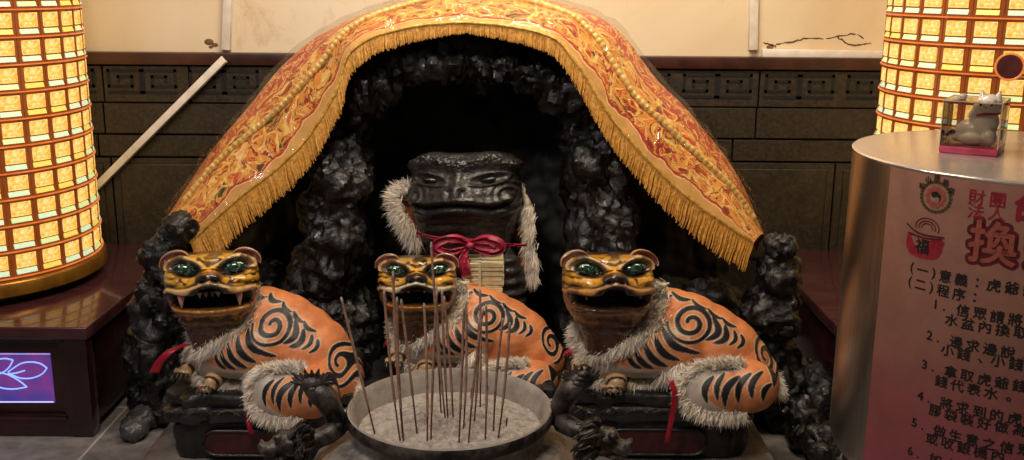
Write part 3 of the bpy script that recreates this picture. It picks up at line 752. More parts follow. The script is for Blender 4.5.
def build_head(root, style, center, pitch, yaw=0, scale=1.0):
    p, c, a0, hh, dep = tiger_head(style)
    Rm = Matrix.Rotation(yaw, 4, 'Z') @ Matrix.Rotation(-pitch, 4, 'X')
    R3 = np.array(Rm.to_3x3()) * scale
    X = lambda q: np.asarray(q, float).reshape(-1, 3) @ R3.T + center
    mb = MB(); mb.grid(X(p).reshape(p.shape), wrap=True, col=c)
    t = len(p) - 1; k = p.shape[1]
    mb.add([X(p[-1].mean(0))[0]], [], 0, c[-1][0]); b0 = (len(p) - 1) * k
    for j in range(k): mb.f.append([b0 + j, b0 + (j + 1) % k, mb.n - 1]); mb.mi.append(0)
    hd = obj('head', mb, M_head, root)
    front_y = lambda xn, zn: p[np.argmin(np.abs(p[:, 0, 2] / hh - zn)), :, 1][np.argmin(np.abs(np.where(p[np.argmin(np.abs(p[:, 0, 2] / hh - zn)), :, 1] < 0, p[np.argmin(np.abs(p[:, 0, 2] / hh - zn)), :, 0], 9) - xn * a0))]
    for sg in (-1, 1):
        e = MB(); rr = Matrix.Rotation(-sg * .12, 4, 'Y')
        y = front_y(sg * .50, .68)
        e.ball((0, 0, 0), (.031, .011, .0150), 3, 0, rr)
        m2 = MB(); m2.add(X(e.verts() + [sg * .50 * a0, y + .006, .68 * hh]), e.f); obj('eye', m2, M_eye, hd)
        # cupped ear
        U, Vv = np.meshgrid(np.linspace(0, 1, 14), np.linspace(0, PI, 25), indexing='ij')
        ex = .037 * U * np.cos(Vv); ez = .029 * U * np.sin(Vv) ** .9; ey = .016 * (U ** 2) - .012 * U ** 6 * np.sin(Vv)
        Fp = np.stack([ex, -ey + .004, ez], 2); Bp = np.stack([ex * 1.02, -ey * .4 + .018, ez * 1.02], 2)
        er = MB(); cl = np.where(U[..., None] > .95, C_['och'] * .7, np.where(U[..., None] > .88, C_['dk'], C_['red'] * (.8 + 0 * U[..., None])))
        er.grid(Fp, col=cl); er.grid(Bp, flip=True, col=np.tile(C_['och'] * .6, Bp.shape[:2] + (1,)))
        rim = np.concatenate([Fp[-1][None], Bp[-1][None]]); er.grid(rim, col=np.tile(C_['tan'] * .8, rim.shape[:2] + (1,)))
        Vt = er.verts() @ np.array(Matrix.Rotation(sg * .30, 3, 'Y')).T + [sg * .76 * a0, -.040, .84 * hh]
        m2 = MB(); m2.add(X(Vt), er.f, 0, np.concatenate(er.c)); obj('ear', m2, M_ear, hd)
    def cone(x, z, dz, r, m, nm):
        y = front_y(x, .18); q = MB(); k = np.linspace(0, 1, 7)
        q.tube(np.c_[x * a0 + 0 * k, y + .012 + .006 * k ** 2, z * hh + dz * k * hh], r * (1 - k ** 1.6 * .9), 10)
        m2 = MB(); m2.add(X(q.verts()), q.f); obj(nm, m2, m, hd)
    if style == 0:
        for sg in (-1, 1): cone(sg * .60, .08, -.42, .0095, M_fang, 'fang')
        for x in (-.2, -.08, .05, .18): cone(x, .11, -.16, .0065, M_tooth, 'tooth')
    elif style == 1:
        for sg in (-1, 1): cone(sg * .62, .06, -.25, .006, M_tooth, 'fang')
        for x in (-.36, -.2, .2, .36): cone(x, .11, -.10, .005, M_tooth, 'tooth')
    else:
        for sg in (-1, 1): cone(sg * .58, .08, -.20, .006, M_tooth, 'fang')
    return hd

# ================================================================== TIGER BODY AND EMBROIDERED CAPE (built where the right-hand tiger lies)
YB = 2.62
def bb(u, v, dy, ru, rv, ry): k = YB / 1000.; return (P(u, v, YB + dy), (ru * k, ry, rv * k))
blobs = [bb(625, 338, .03, 42, 44, .10), bb(640, 352, -.075, 48, 27, .055), bb(607, 358, -.07, 26, 22, .045), bb(655, 322, .03, 40, 38, .11), bb(683, 331, .03, 44, 41, .112), bb(702, 340, .03, 44, 40, .115), bb(668, 326, .03, 42, 40, .111), bb(720, 350, .03, 42, 38, .115), bb(735, 362, .025, 36, 35, .11),
         bb(748, 374, .02, 31, 30, .105), bb(690, 366, .02, 62, 26, .11), bb(708, 347, .02, 46, 36, .115), bb(668, 345, -.03, 40, 32, .09)]
hbl = [bb(716, 392, -.135, 39, 24, .055), bb(748, 386, -.11, 30, 26, .075), bb(700, 390, -.13, 26, 26, .05)]
mb = MB()
for c, r in blobs: mb.ball(c, r, 4)
bv, bf, bn = remesh(mb, .0032, 60)
mb = MB()
for c, r in hbl: mb.ball(c, r, 4)
hv, hf, hn = remesh(mb, .0030, 16)
def pix(V):
    q = V - CAM; wv = q @ _Fw
    return 512 + FPX * (q @ _Rt) / wv, 230 - FPX * (q @ _Up) / wv
def crescent(u, v, u0, v0, u1, v1, bend, wd):
    """distance field of a curved tapering stroke (<0 inside)"""
    ts = np.linspace(0, 1, 22); px = u0 + (u1 - u0) * ts; py = v0 + (v1 - v0) * ts
    L = math.hypot(u1 - u0, v1 - v0); nx, ny = -(v1 - v0) / L, (u1 - u0) / L
    k = np.sin(PI * ts); px = px + nx * bend * k; py = py + ny * bend * k; ww = wd * (np.sin(PI * np.clip(ts * .92 + .06, 0, 1)) ** .7)
    return np.min(np.stack([np.hypot(u - a, v - b) - r for a, b, r in zip(px, py, ww)]), 0)
def spiral(u, v, cu, cv, R, wd, turns=2.1, sx=1.0, rot=0.0, dirn=1, tilt=0.0):
    x = (u - cu) / sx; y = (v - cv) + tilt * x; D = None
    for t in np.linspace(.10, 1, 110):
        a = rot + dirn * t * turns * 2 * PI; r = R * (.08 + .92 * t)
        d = np.hypot(x - r * math.cos(a), y - r * math.sin(a)) - wd * (.55 + .45 * math.sin(PI * min(1, t * 1.0)))
        D = d if D is None else np.minimum(D, d)
    return D
def paint_cape(V, strokes, border):
    u, v = pix(V); D = np.full(len(V), 99.0)
    for f_ in strokes: D = np.minimum(D, f_(u, v))
    c = np.tile(C_['org'], (len(V), 1)); fold = fbm(V * np.array([1, 1, 1.6]), 26, 3, 9)
    c = c * (1 + .20 * fold)[:, None]  # random tone paints deeper folds and lighter highlights into the satin
    bd = border(u, v)                                        # >0 inside the white border
    wcol = C_['gry'] * (1 + .1 * fold)[:, None]
    m = sstep(-.5, .8, bd)
    c = c * (1 - m)[:, None] + wcol * m[:, None]
    seam = sstep(1.3, .4, np.abs(bd + .3)); c = c * (1 - .6 * seam)[:, None] + C_['pip'] * (.6 * seam)[:, None]
    pip = sstep(1.75, 1.1, D) * (.55 + .45 * (np.sin(u * 2.6) * np.sin(v * 2.6) > -.2)); c = c * (1 - .8 * pip)[:, None] + C_['pip'] * (.8 * pip)[:, None]
    ink = sstep(.9, .1, D); c = c * (1 - ink)[:, None] + C_['nav'] * .55 * ink[:, None]
    return np.clip(c, 0, 1), ink
S = lambda *a: (lambda u, v: crescent(u, v, *a))
body_strokes = [lambda u, v: spiral(u, v, 691, 323, 22, 2.1, 2.15, 1.08, 2.2, 1), lambda u, v: spiral(u, v, 765, 356, 21, 2.1, 2.1, .62, .5, 1, -.5),
    S(663, 328, 693, 351, 7, 3.6), S(655, 336, 679, 360, 6, 3.6), S(645, 344, 667, 366, 5, 3.4), S(636, 350, 653, 368, 4, 3.0), S(628, 354, 641, 368, 3, 2.4), S(699, 353, 676, 344, -2, 2.2),
    S(713, 318, 706, 340, -9, 3.2), S(725, 326, 714, 343, -7, 3.0), S(734, 331, 729, 345, -4, 1.8), S(741, 335, 737, 348, -4, 1.8),
    S(692, 300, 706, 309, 2, 1.5), S(708, 309, 722, 319, 2, 1.5), S(722, 318, 736, 327, 2, 1.5), S(672, 292, 690, 300, 3, 1.8), S(664, 304, 672, 296, -3, 1.6)]
def border_body(u, v):
    # white hem along the shoulder lobe
    e = np.hypot((u - 650) / 58., (v - 350) / 26.)
    m = np.where((u < 690) & (v > 330), (e - .80) * 28, -9)
    return np.where(u > 676, np.minimum(m, (690 - u) * .3), m)
haunch_strokes = [S(713, 377, 707, 402, 5, 3.2), S(724, 374, 718, 400, 4, 2.6), S(739, 377, 725, 406, 6, 3.6), S(750, 374, 738, 402, 5, 3.2), S(762, 372, 752, 398, 5, 3.2), S(771, 384, 763, 400, 3, 2.6), S(768, 366, 774, 386, -3, 2.4)]
def border_haunch(u, v):
    e = np.hypot((u - 750) / 50., (v - 392) / 24.)
    return np.where(u < 742, (e - .92) * 26, -9)
bc, bink = paint_cape(bv, body_strokes, border_body)
hc, hink = paint_cape(hv, haunch_strokes, border_haunch)
fold = .0016 * fbm(bv * np.array([1, 1, 1.7]), 18, 3, 4); bv = bv + bn * (fold + .0012 * bink)[:, None]
hv = hv + hn * (.0012 * hink + .0012 * fbm(hv, 20, 3, 6))[:, None]
M_cape = vmat('orange_embroidered_satin', .5, 0, .18, 260, 0, .12)
bvh_b = BVHTree.FromPolygons([tuple(x) for x in bv], bf); bvh_h = BVHTree.FromPolygons([tuple(x) for x in hv], hf)
def on(bvh, u, v, dflt):
    r = bvh.ray_cast(Vector(CAM), Vector(ray(u, v)).normalized())
    return np.array(r[0]) if r[0] is not None else P(u, v, dflt)
def trim_curve(bvh, pts, n, dflt, smooth=9):
    q = spline(pts, n); T = np.array([on(bvh, a, b, dflt) for a, b in q])
    for _ in range(smooth): T[1:-1] = (T[:-2] + 2 * T[1:-1] + T[2:]) / 4
    return q, T
def d2(du, dv, dy): v = du * _Rt - dv * _Up; return v + np.array([0, dy, 0])
BASE = P(665, 392, YB - .02); BASE[2] = .215

def furs(bvh, pts, dirs, n, ln, seed, dflt, **k):
    q, T = trim_curve(bvh, pts, 40, dflt); dd = spline([tuple(x) for x in dirs], 40)
    return fur(T, np.array([d2(a, b, -.35) for a, b in dd]), n, ln, seed=seed, **k), T
collar_f, collar_T = furs(bvh_b, [(661, 285), (662, 305), (655, 324), (640, 337), (620, 347), (600, 352), (583, 351), (576, 340), (579, 326)],
    [(-.6, -.2), (-.8, .1), (-.7, .6), (-.4, 1), (-.3, 1), (-.3, 1), (-.8, .5), (-1, 0), (-1, -.3)], 8500, .026, 2, YB - .03, jit=.55, root=.008)
hem_f, hem_T = furs(bvh_b, [(588, 352), (583, 362), (590, 373), (606, 381), (628, 384), (648, 381), (668, 372), (684, 364)],
    [(-1, .3), (-1, .5), (-.5, 1), (-.2, 1), (0, 1), (.1, 1), (.2, 1), (.2, 1)], 6500, .030, 3, YB - .08, jit=.42, root=.006)
ha_f, ha_T = furs(bvh_h, [(742, 366), (722, 364), (700, 368), (686, 377), (681, 390), (686, 402), (698, 410), (718, 414), (742, 412)],
    [(0, -1), (-.3, -1), (-.7, -.8), (-1, -.3), (-1, .2), (-1, .7), (-.6, 1), (-.2, 1), (.1, 1)], 8500, .026, 4, YB - .14, jit=.42, root=.006)
tail_f = fur(np.array([P(770, 374, YB), P(777, 392, YB - .02)]), np.array([d2(1, .1, 0), d2(1, .6, 0)]), 1200, .030, seed=8, jit=.4)
def beads(T, off, r=.0021, step=.0052):
    L = np.r_[0, np.cumsum(np.linalg.norm(np.diff(T, axis=0), axis=1))]; mb = MB()
    for q in np.arange(0, L[-1], step): mb.ball(np.array([np.interp(q, L, T[:, k]) for k in range(3)]) + off, (r, r, r), 1)
    return mb
M_bead = pmat('pale_gold_beading', '#a08a5c', '#dccba0', 200, .3, .5, .1)

def make_tiger(label, style, hyaw=0.0):
    root = thing('tiger_statue', label, 'tiger statue', tuple(BASE), 'tiger statues wearing orange capes')
    mb = MB(); mb.add(bv, bf, 0, bc); cape = obj('cape', mb, M_cape, root); cape['label'] = 'orange cape with black embroidered spirals'
    obj('fur_hem', hem_f, M_fur, cape); obj('fur_collar', collar_f, M_fur, cape)
    bd = beads(hem_T, np.array([0, -.006, .008])); obj('beading', bd, M_bead, cape)
    bd = beads(collar_T[:26], np.array([.010, -.006, -.010])); obj('beading', bd, M_bead, cape)
    mb = MB(); mb.add(hv, hf, 0, hc); hn_ = obj('leg_cover', mb, M_cape, root); hn_['label'] = 'striped haunch cover with fur edge'
    obj('fur_trim', ha_f, M_fur, hn_); obj('beading', beads(ha_T, np.array([.006, -.008, .002])), M_bead, hn_)
    obj('tail_tuft', tail_f, M_fur, root)
    # fore paws: tan with dark bands and four toes
    for (u, v, dy) in ((578, 372, -.10), (612, 386, -.115)):
        q = MB(); c0 = P(u, v, YB + dy); q.ball(c0 + [.012, .025, .012], (.030, .045, .024), 3)
        for k in range(4): q.ball(c0 + [-.021 + .014 * k, -.012 + .003 * abs(k - 1.5), -.004], (.0085, .018, .012), 2)
        pv, pf, _ = remesh(q, .003, 4); uu, vv = pix(pv); sp = np.sin(pv[:, 1] * 260 + pv[:, 2] * 120)
        c = np.where((sp > .35)[:, None], C_['brn'] * .6, C_['tan']); m2 = MB(); m2.add(pv, pf, 0, c); pw = obj('paw', m2, M_pawm, root)
        cl = MB()
        for k in range(4):
            b = c0 + [-.021 + .014 * k, -.026 + .003 * abs(k - 1.5), -.004]; kk = np.linspace(0, 1, 5)
            cl.tube(b + np.c_[0 * kk, -.012 * kk, -.008 * kk ** 2], .0036 * (1 - .8 * kk), 6)
        obj('claw', cl, M_tooth, pw)
    # red neck ribbon hanging from the collar at the chest
    kx = np.linspace(0, 1, 14); a = P(583, 340, YB - .02)
    rb_ = np.array([[a + np.array([-.055 * t, -.02 - .02 * math.sin(t * 3), -.016 * math.sin(t * 5) - .055 * t ** 2]) + np.array([.002 * w_, 0, .009 * w_]) for w_ in (-1, 0, 1)] for t in kx])
    m2 = MB(); m2.grid(rb_); r_ = obj('ribbon', m2, M_red, root); md_ = r_.modifiers.new('thickness', 'SOLIDIFY'); md_.thickness = .0015
    hc_ = P(607, 290, YB - .055)
    build_head(root, style, hc_, math.radians(9), hyaw)
    return root
tR = make_tiger('tiger statue with brown painted head and orange cape right of the censer', 2, .06)
tL = make_tiger('tiger statue with fanged yellow head and orange cape, leftmost of the three', 0, -.02)
tM = make_tiger('tiger statue with white lipped yellow head and orange cape behind the incense sticks', 1, -.02)
def aim(root, u, v, Y, rz, sc=1.0):
    """put the head of a copy at a point, turning about its own base"""
    hc_ = P(607, 290, YB - .055) - BASE; a = rz; R = np.array([[math.cos(a), -math.sin(a), 0], [math.sin(a), math.cos(a), 0], [0, 0, 1]])
    loc = P(u, v, Y) - R @ hc_ * sc
    root.location = Vector(loc); root.rotation_euler = (0, 0, a); root.scale = (sc,) * 3; ORG[root.name] = loc
aim(tL, 208, 289, YB - .06, -.16)
aim(tM, 417, 288, YB + .07, .04, .90)
# keep the faces towards the viewer; the left body is the shorter one
for r_, a, sx in ((tL, .40, .80), (tM, .05, .96)):
    piv = Vector(P(607, 290, YB - .02) - BASE)
    for ch in r_.children:
        Mx = Matrix.Rotation(a, 4, 'Z') if ch.name.startswith('head') else Matrix.Diagonal((sx, 1, 1, 1))
        if r_ is tM and ch.name.startswith(('leg_cover', 'tail')): Mx = Matrix.Translation((0, 0, -.045)) @ Mx
        ch.matrix_basis = Matrix.Translation(piv) @ Mx @ Matrix.Translation(-piv) @ ch.matrix_basis

# ================================================================== ROCK PEDESTALS UNDER THE TIGERS
bpy.context.view_layer.update()
def low_z(root):
    z = 9
    for ch in root.children:
        if ch.name.startswith('paw'):
            mw = ch.matrix_world; z = min(z, min((mw @ v.co).z for v in ch.data.vertices))
    return z
M_ped = pmat('black_painted_pedestal', '#0c0b0b', '#2b2826', 20, .35, 0, .6, .006, .3, .55, 6, (.4, .8), 50)
M_pedred = pmat('dark_red_panel', '#2a0d0f', '#4a1a1a', 26, .4, 0, .3, .003)
M_pedtan = pmat('worn_gilt_edge', '#2e2214', '#7a6340', 24, .5, .2, .3, .003, 0, None, 6, (.45, .7))
def slab(mb, x0, x1, y0, y1, z0, z1, lobes, amp, seed):
    """rounded slab with a scalloped rocky rim"""
    n = 220; t = np.linspace(0, 2 * PI, n, endpoint=False); ex = .22
    cx, cy = (x0 + x1) / 2, (y0 + y1) / 2; hx, hy = (x1 - x0) / 2, (y1 - y0) / 2
    bx = np.sign(np.cos(t)) * np.abs(np.cos(t)) ** ex; by = np.sign(np.sin(t)) * np.abs(np.sin(t)) ** ex
    per = np.cumsum(np.r_[0, np.hypot(np.diff(bx * hx), np.diff(by * hy))])
    rg = random.Random(seed); ph = rg.random() * 6
    sc = amp * (np.abs(np.sin(per / per[-1] * PI * lobes + ph)) - .6)
    prof = [(0, .55), (.02, .8), (.0, 1.0)]
    R_ = []
    for k in range(9):
        f = k / 8; z = z0 + (z1 - z0) * f; ins = -.35 * (abs(2 * f - 1) ** 4) * .02
        q = np.c_[cx + bx * (hx + ins + sc), cy + by * (hy + ins + sc), np.full(n, z) + .004 * np.sin(per * 40 + k)]
        R_.append(q)
    top = R_[-1].copy(); 
    R_ += [np.c_[cx + (top[:, 0] - cx) * g, cy + (top[:, 1] - cy) * g, top[:, 2] + .002] for g in (.93, .5, .02)]
    R_ = [np.c_[cx + (R_[0][:, 0] - cx) * g, cy + (R_[0][:, 1] - cy) * g, R_[0][:, 2]] for g in (.02, .5)] + R_
    A_ = np.array(R_); fl = A_.reshape(-1, 3); nn = fl - [cx, cy, (z0 + z1) / 2]; nn[:, 2] *= .3; nn /= np.linalg.norm(nn, axis=1)[:, None] + 1e-9
    fl = fl + nn * (.006 * fbm(fl, 26, 3, seed))[:, None]; fl[:, 2] = np.clip(fl[:, 2], z0, z1 + .004)
    mb.grid(fl.reshape(A_.shape), wrap=True)
def pedestal(label, root, xa, xb, ya, yb, seed):
    zt = low_z(root) - .001; h = zt - ZP
    t = thing('rock_pedestal', label, 'pedestal', ((xa + xb) / 2, ya, ZP), 'carved rock pedestals')
    m = MB(); slab(m, xa + .004, xb - .004, ya + .004, yb, ZP, ZP + h * .56, 12, .010, seed); obj('plinth_block', m, M_ped, t)
    m = MB(); slab(m, xa - .006, xb + .004, ya - .012, yb, ZP + h * .565, ZP + h * .79, 22, .016, seed + 1)
    slab(m, xa + .002, xb - .004, ya - .002, yb, ZP + h * .79, zt - .004, 18, .014, seed + 2); obj('rock_layer', m, M_ped, t)
    # cartouche on the front
    x0, x1, z0, z1 = xa + .10, xb - .12, ZP + h * .10, ZP + h * .47; r = (z1 - z0) / 2
    a = np.linspace(PI / 2, 3 * PI / 2, 16); pts = [(x0 + r + r * math.cos(k), (z0 + z1) / 2 + r * math.sin(k)) for k in a]
    a = np.linspace(-PI / 2, PI / 2, 16); pts += [(x1 - r + r * math.cos(k), (z0 + z1) / 2 + r * math.sin(k)) for k in a]
    n = len(pts); yf = ya - .006; m = MB()
    m.add([(x, yf, z) for x, z in pts] + [(x, yf + .02, z) for x, z in pts], [tuple(range(n))] + [(k, (k + 1) % n, n + (k + 1) % n, n + k) for k in range(n)])
    obj('red_panel', m, M_pedred, t, smooth=False)
    m = MB(); loop = np.array([(x, yf - .001, z) for x, z in pts + pts[:1]]); m.tube(loop, .0042, 8); obj('panel_moulding', m, M_ped, t)
    m = MB(); rg = np.random.default_rng(seed)
    for k in range(7):
        xx = xa + (xb - xa) * (k + .5) / 7; kk = np.linspace(-1, 1, 12)
        m.tube(np.c_[xx + kk * .028, np.full(12, ya - .016 - .002 * rg.random()), zt - h * .20 - .012 * kk ** 2 + .004 * rg.normal(0, 1, 12) * .4], .0016, 5)
    obj('gilt_line', m, M_pedtan, t)
    return t
xa, xb = P(168, 430, 2.50)[0], P(352, 430, 2.50)[0]
pedestal('black carved rock pedestal under the leftmost tiger', tL, xa, xb, 2.475, 2.86, 3)
xa2, xb2 = P(366, 430, 2.58)[0], P(556, 430, 2.58)[0]
pedestal('black carved rock pedestal behind the censer under the middle tiger', tM, xa2, xb2, 2.55, 2.81, 9)
xa, xb = P(570, 440, 2.5)[0], P(752, 440, 2.5)[0]
pedestal('black carved rock pedestal with dark red panel under the right tiger', tR, xa, xb, 2.50, 2.86, 15)
# red ribbons hanging down the pedestals
def hang_ribbon(label, pts, wd, ya, parent):
    c3 = spline([P(a, b, y) for a, b, y in pts], 24); k = np.linspace(0, 1, 24)
    g = np.array([[p + np.array([w_ * wd * .5, .002 * math.sin(9 * t) * w_, .0]) for w_ in (-1, -.3, .3, 1)] for p, t in zip(c3, k)])
    m = MB(); m.grid(g); o = obj('ribbon', m, M_red, None, origin=tuple(c3[0])); md = o.modifiers.new('thickness', 'SOLIDIFY'); md.thickness = .0014
    tag(o, label, 'ribbon', 'red hanging ribbons')
hang_ribbon('red ribbon hanging down the front of the right pedestal beside the haunch', [(671, 380, 2.44), (675, 395, 2.43), (673, 412, 2.43), (670, 428, 2.43), (667, 443, 2.43)], .014, 2.45, None)
hang_ribbon('short red ribbon hanging behind the fur haunch of the leftmost tiger', [(246, 398, 2.44), (248, 412, 2.43), (249, 424, 2.43), (252, 434, 2.43)], .013, 2.45, None)
hang_ribbon('bright red ribbon tail sticking out left from the leftmost tiger', [(186, 344, 2.50), (172, 350, 2.46), (161, 360, 2.45), (154, 373, 2.45)], .024, 2.45, None)

# ================================================================== BLACK TIGER STATUE IN THE CAVE
YS = 3.0
ks = YS / 1000.
def black_head():
    a0, hh, dep = 55 * ks, 44 * ks, .135
    wp = [(-1.75, .60), (-1.4, .66), (-1.0, .78), (-.6, .90), (-.25, .98), (.1, 1.0), (.45, .97), (.75, .92), (.9, .86), (1, .8)]
    p = head_surface(a0, hh, dep, wp, 260, 220, -1.75)
    X = p[..., 0] / a0; Z = p[..., 2] / hh; aX = np.abs(X); front = sstep(.02, -.03, p[..., 1])
    q = p.reshape(-1, 3); nz = fbm(q, 60, 3, 4).reshape(X.shape); nf = fbm(q, 170, 2, 9).reshape(X.shape)
    d = .034 * G(X, .58) * G(Z + .02, .34) + .018 * G(X, .20) * G(Z - .20, .14) - .014 * G(aX - .11, .05) * G(Z - .13, .05) + .012 * G(X, .1) * G(Z - .42, .2)
    zr_ = .74 + .05 * np.cos(X * 2.2) - .07 * np.cos(X * PI * 1.9) * (aX < .8)
    d += .020 * np.exp(-((Z - zr_) / .13) ** 2) * (1 + .30 * nf)
    e2 = ((aX - .50) / .22) ** 2 + ((Z - .42 - .22 * (aX - .50)) / .085) ** 2
    d -= .010 * np.exp(-e2); d += .007 * np.exp(-((e2 - 2.2) / .8) ** 2)
    zl = -.16 + .07 * np.cos(X * PI * 1.1) + .12 * sstep(.5, .85, aX)
    d -= .014 * np.exp(-((Z - zl) / .035) ** 2) * sstep(.86, .8, aX)
    d += .014 * np.exp(-((Z - zl - .13) / .08) ** 2) * sstep(.9, .8, aX) + .013 * np.exp(-((Z - zl + .12) / .08) ** 2) * sstep(.9, .75, aX)
    rr = np.hypot(aX - .80, (Z - .06) * .85)
    d += .010 * np.exp(-(rr / .07) ** 2) + .007 * np.exp(-((rr - .17) / .035) ** 2) + .004 * np.exp(-((rr - .27) / .035) ** 2)
    d += .005 * np.sin(Z * 26 + 3 * X ** 2) * sstep(-.45, -.55, Z) * .4 + .002 * nz
    n = np.cross(np.gradient(p, axis=1), np.gradient(p, axis=0)); n /= np.linalg.norm(n, axis=2)[..., None] + 1e-9
    if n[100, 0][1] > 0: n = -n
    return p + n * (d * front)[..., None], a0, hh, dep
s = NT('smoke_blackened_wood'); f = s.noise(30, 5)
s.l(s.ramp(f, [(.3, '#141311'), (.7, '#33302c')]), s.b.inputs['Base Color']); s.set(Roughness=.40); s.b.inputs['Coat Weight'].default_value = .2
vv_ = s.n('ShaderNodeTexVoronoi'); vv_.inputs['Scale'].default_value = 210; s.l(s.coord(), vv_.inputs['Vector']); s.bump(vv_.outputs['Distance'], .5, .003); M_blk = s.m
hc = P(467, 197, YS); bz = P(470, 330, YS)[2]
st = thing('black_tiger_statue', 'smoke blackened tiger statue sitting inside the dark cave behind the other tigers', 'statue', (hc[0], YS, bz))
p, a0, hh, dep = black_head()
Rm = np.array(Matrix.Rotation(-.14, 3, 'Z') @ Matrix.Rotation(-.14, 3, 'X') @ Matrix.Rotation(-.04, 3, 'Y')); mb = MB()
W_ = (p.reshape(-1, 3) @ Rm.T + hc).reshape(p.shape); mb.grid(W_, wrap=True)
mb.add([W_[-1].mean(0)], []); b0 = (len(p) - 1) * p.shape[1]
for j in range(p.shape[1]): mb.f.append([b0 + j, b0 + (j + 1) % p.shape[1], mb.n - 1]); mb.mi.append(0)
hd = obj('head', mb, M_blk, st)
for sg in (-1, 1):
    m = MB(); m.ball((0, 0, 0), (.026, .010, .0085), 3, 0, Matrix.Rotation(-sg * .15, 4, 'Y')); loc = np.array([sg * .50 * a0, -dep * 1.02, .42 * hh])
    j = np.argmin(np.abs(p[120, :, 0] - sg * .50 * a0) + (p[120, :, 1] > 0) * 9); iz = np.argmin(np.abs(p[:, 0, 2] / hh - .42)); loc[1] = p[iz, j, 1] + .002
    m2 = MB(); m2.add((m.verts() + loc) @ Rm.T + hc, m.f); obj('eye', m2, pmat('dull_black_eye', '#100f0e', '#1c1a18', 30, .25, 0, .05), hd)
body = MB()
for (u, v, dy, ru, rv, ry) in ((468, 262, .06, 52, 46, .13), (468, 310, .06, 56, 44, .14), (436, 300, -.04, 20, 52, .06), (506, 300, -.04, 20, 56, .06), (468, 235, .03, 46, 40, .11)):
    body.ball(P(u, v, YS + dy), (ru * ks, ry, rv * ks), 3)
bv_, bf_, bn_ = remesh(body, .006, 10); dd = .004 * np.sin(bv_[:, 2] * 190) * (np.abs(bv_[:, 0] - hc[0]) > .07) + .003 * fbm(bv_, 40, 3, 2)
m = MB(); m.add(bv_ + bn_ * dd[:, None], bf_); obj('body', m, M_blk, st)
# orange cape with fur edges hanging behind the head
Lp = [(424, 196, .10), (412, 193, .06), (400, 196, .03), (402, 210, .02), (412, 226, .02), (420, 244, .02)]
Rp = [(512, 172, .06), (522, 186, .04), (532, 204, .02), (535, 224, .01), (533, 246, .01), (531, 280, .01)]
sheet = np.array([[a * (1 - t) + b * t + np.array([0, .10 * math.sin(PI * t), 0]) for t in np.linspace(0, 1, 30)] for a, b in zip(spline([P(u, v, YS + y) for u, v, y in Lp], 26), spline([P(u, v, YS + y) for u, v, y in Rp], 26))])
m = MB(); m.grid(sheet); cp = obj('cape', m, pmat('orange_satin', '#9a4d24', '#c46f3a', 18, .5, 0, .2, .003), st); md_ = cp.modifiers.new('thickness', 'SOLIDIFY'); md_.thickness = .004
cp['label'] = 'orange cape with white fur edges'
for side, lst, dr, n_, sd, wdt in ((0, [(416, 190, .0), (404, 190, -.01), (396, 195, -.02), (398, 208, -.02), (404, 220, -.02), (411, 232, -.02), (415, 242, -.02)], [(-.2, -1), (-.7, -.5), (-1, 0), (-.9, .4), (-.6, .8), (-.2, 1), (0, 1)], 3200, 31, .008),
                     (1, [(513, 170, .02), (521, 186, 0), (528, 203, -.02)], [(.2, .6), (.1, 1), (0, 1)], 700, 32, .003),
                     (1, [(528, 206, -.02), (530, 222, -.03), (529, 240, -.03), (532, 258, -.03), (532, 272, -.03), (531, 280, -.03)], [(-.5, .8), (-.4, .8), (-.3, 1), (-.1, 1), (0, 1), (0, 1)], 3000, 33, .007)):
    T = spline([P(u, v, YS + y) for u, v, y in lst], 30); dd = spline([tuple(x) for x in dr], 30)
    obj('fur_edge', fur(T, np.array([d2(a, b, -.2) for a, b in dd]), n_, .034 if wdt > .004 else .014, seed=sd, jit=.35, root=wdt), M_fur, cp)
# red ribbon and bow
yr = YS - .165
rb = thing('red_bow_ribbon', 'red satin ribbon with a bow tied across the chest of the black statue', 'ribbon', tuple(P(468, 242, yr)))
def strip(pts, wd, n=30, tw=0.0, up=(0, 0, 1)):
    c3 = spline([P(a, b, yr + y) for a, b, y in pts], n); k = np.linspace(0, 1, n)
    wds = np.interp(k, np.linspace(0, 1, len(wd)), wd)
    T = np.gradient(c3, axis=0); T /= np.linalg.norm(T, axis=1)[:, None]
    g = []
    for p_, t_, w_, kk in zip(c3, T, wds, k):
        sd = np.cross(t_, [0, 1, 0]); sd /= np.linalg.norm(sd) + 1e-9
        g.append([p_ + sd * w_ * e + np.array([0, .006 * math.sin(e * 5 + kk * 8), 0]) for e in (-1, -.66, -.33, 0, .33, .66, 1)])
    m = MB(); m.grid(np.array(g)); return m
M_gauze = pmat('crimson_gauze', '#7a142e', '#a8243e', 40, .5, 0, .3, .003)
def rpart(nm, m):
    o = obj(nm, m, M_gauze, rb); md = o.modifiers.new('thickness', 'SOLIDIFY'); md.thickness = .0016
rpart('band', strip([(416, 233, .03), (436, 238, -.0), (455, 240, -.01), (490, 243, -.01), (510, 245, .0), (527, 245, .03)], [.004, .006, .005, .004]))
rpart('bow_loop', strip([(470, 243, -.02), (455, 239, -.04), (440, 243, -.05), (436, 249, -.05), (448, 253, -.05), (468, 247, -.02)], [.006, .014, .017, .012, .005]))
rpart('bow_loop', strip([(470, 243, -.02), (484, 240, -.04), (497, 243, -.05), (500, 249, -.05), (488, 252, -.05), (470, 247, -.02)], [.006, .014, .017, .012, .005]))
m = MB(); kc = P(470, 246, yr - .03); m.ball(kc, (.013, .012, .011), 3); rpart('bow_knot', m)
rpart('bow_tail', strip([(467, 248, -.03), (464, 258, -.05), (464, 268, -.06), (466, 276, -.06)], [.006, .013, .016, .014]))
rpart('bow_tail', strip([(463, 248, -.03), (452, 254, -.05), (447, 262, -.055), (446, 270, -.055)], [.005, .012, .013, .010]))
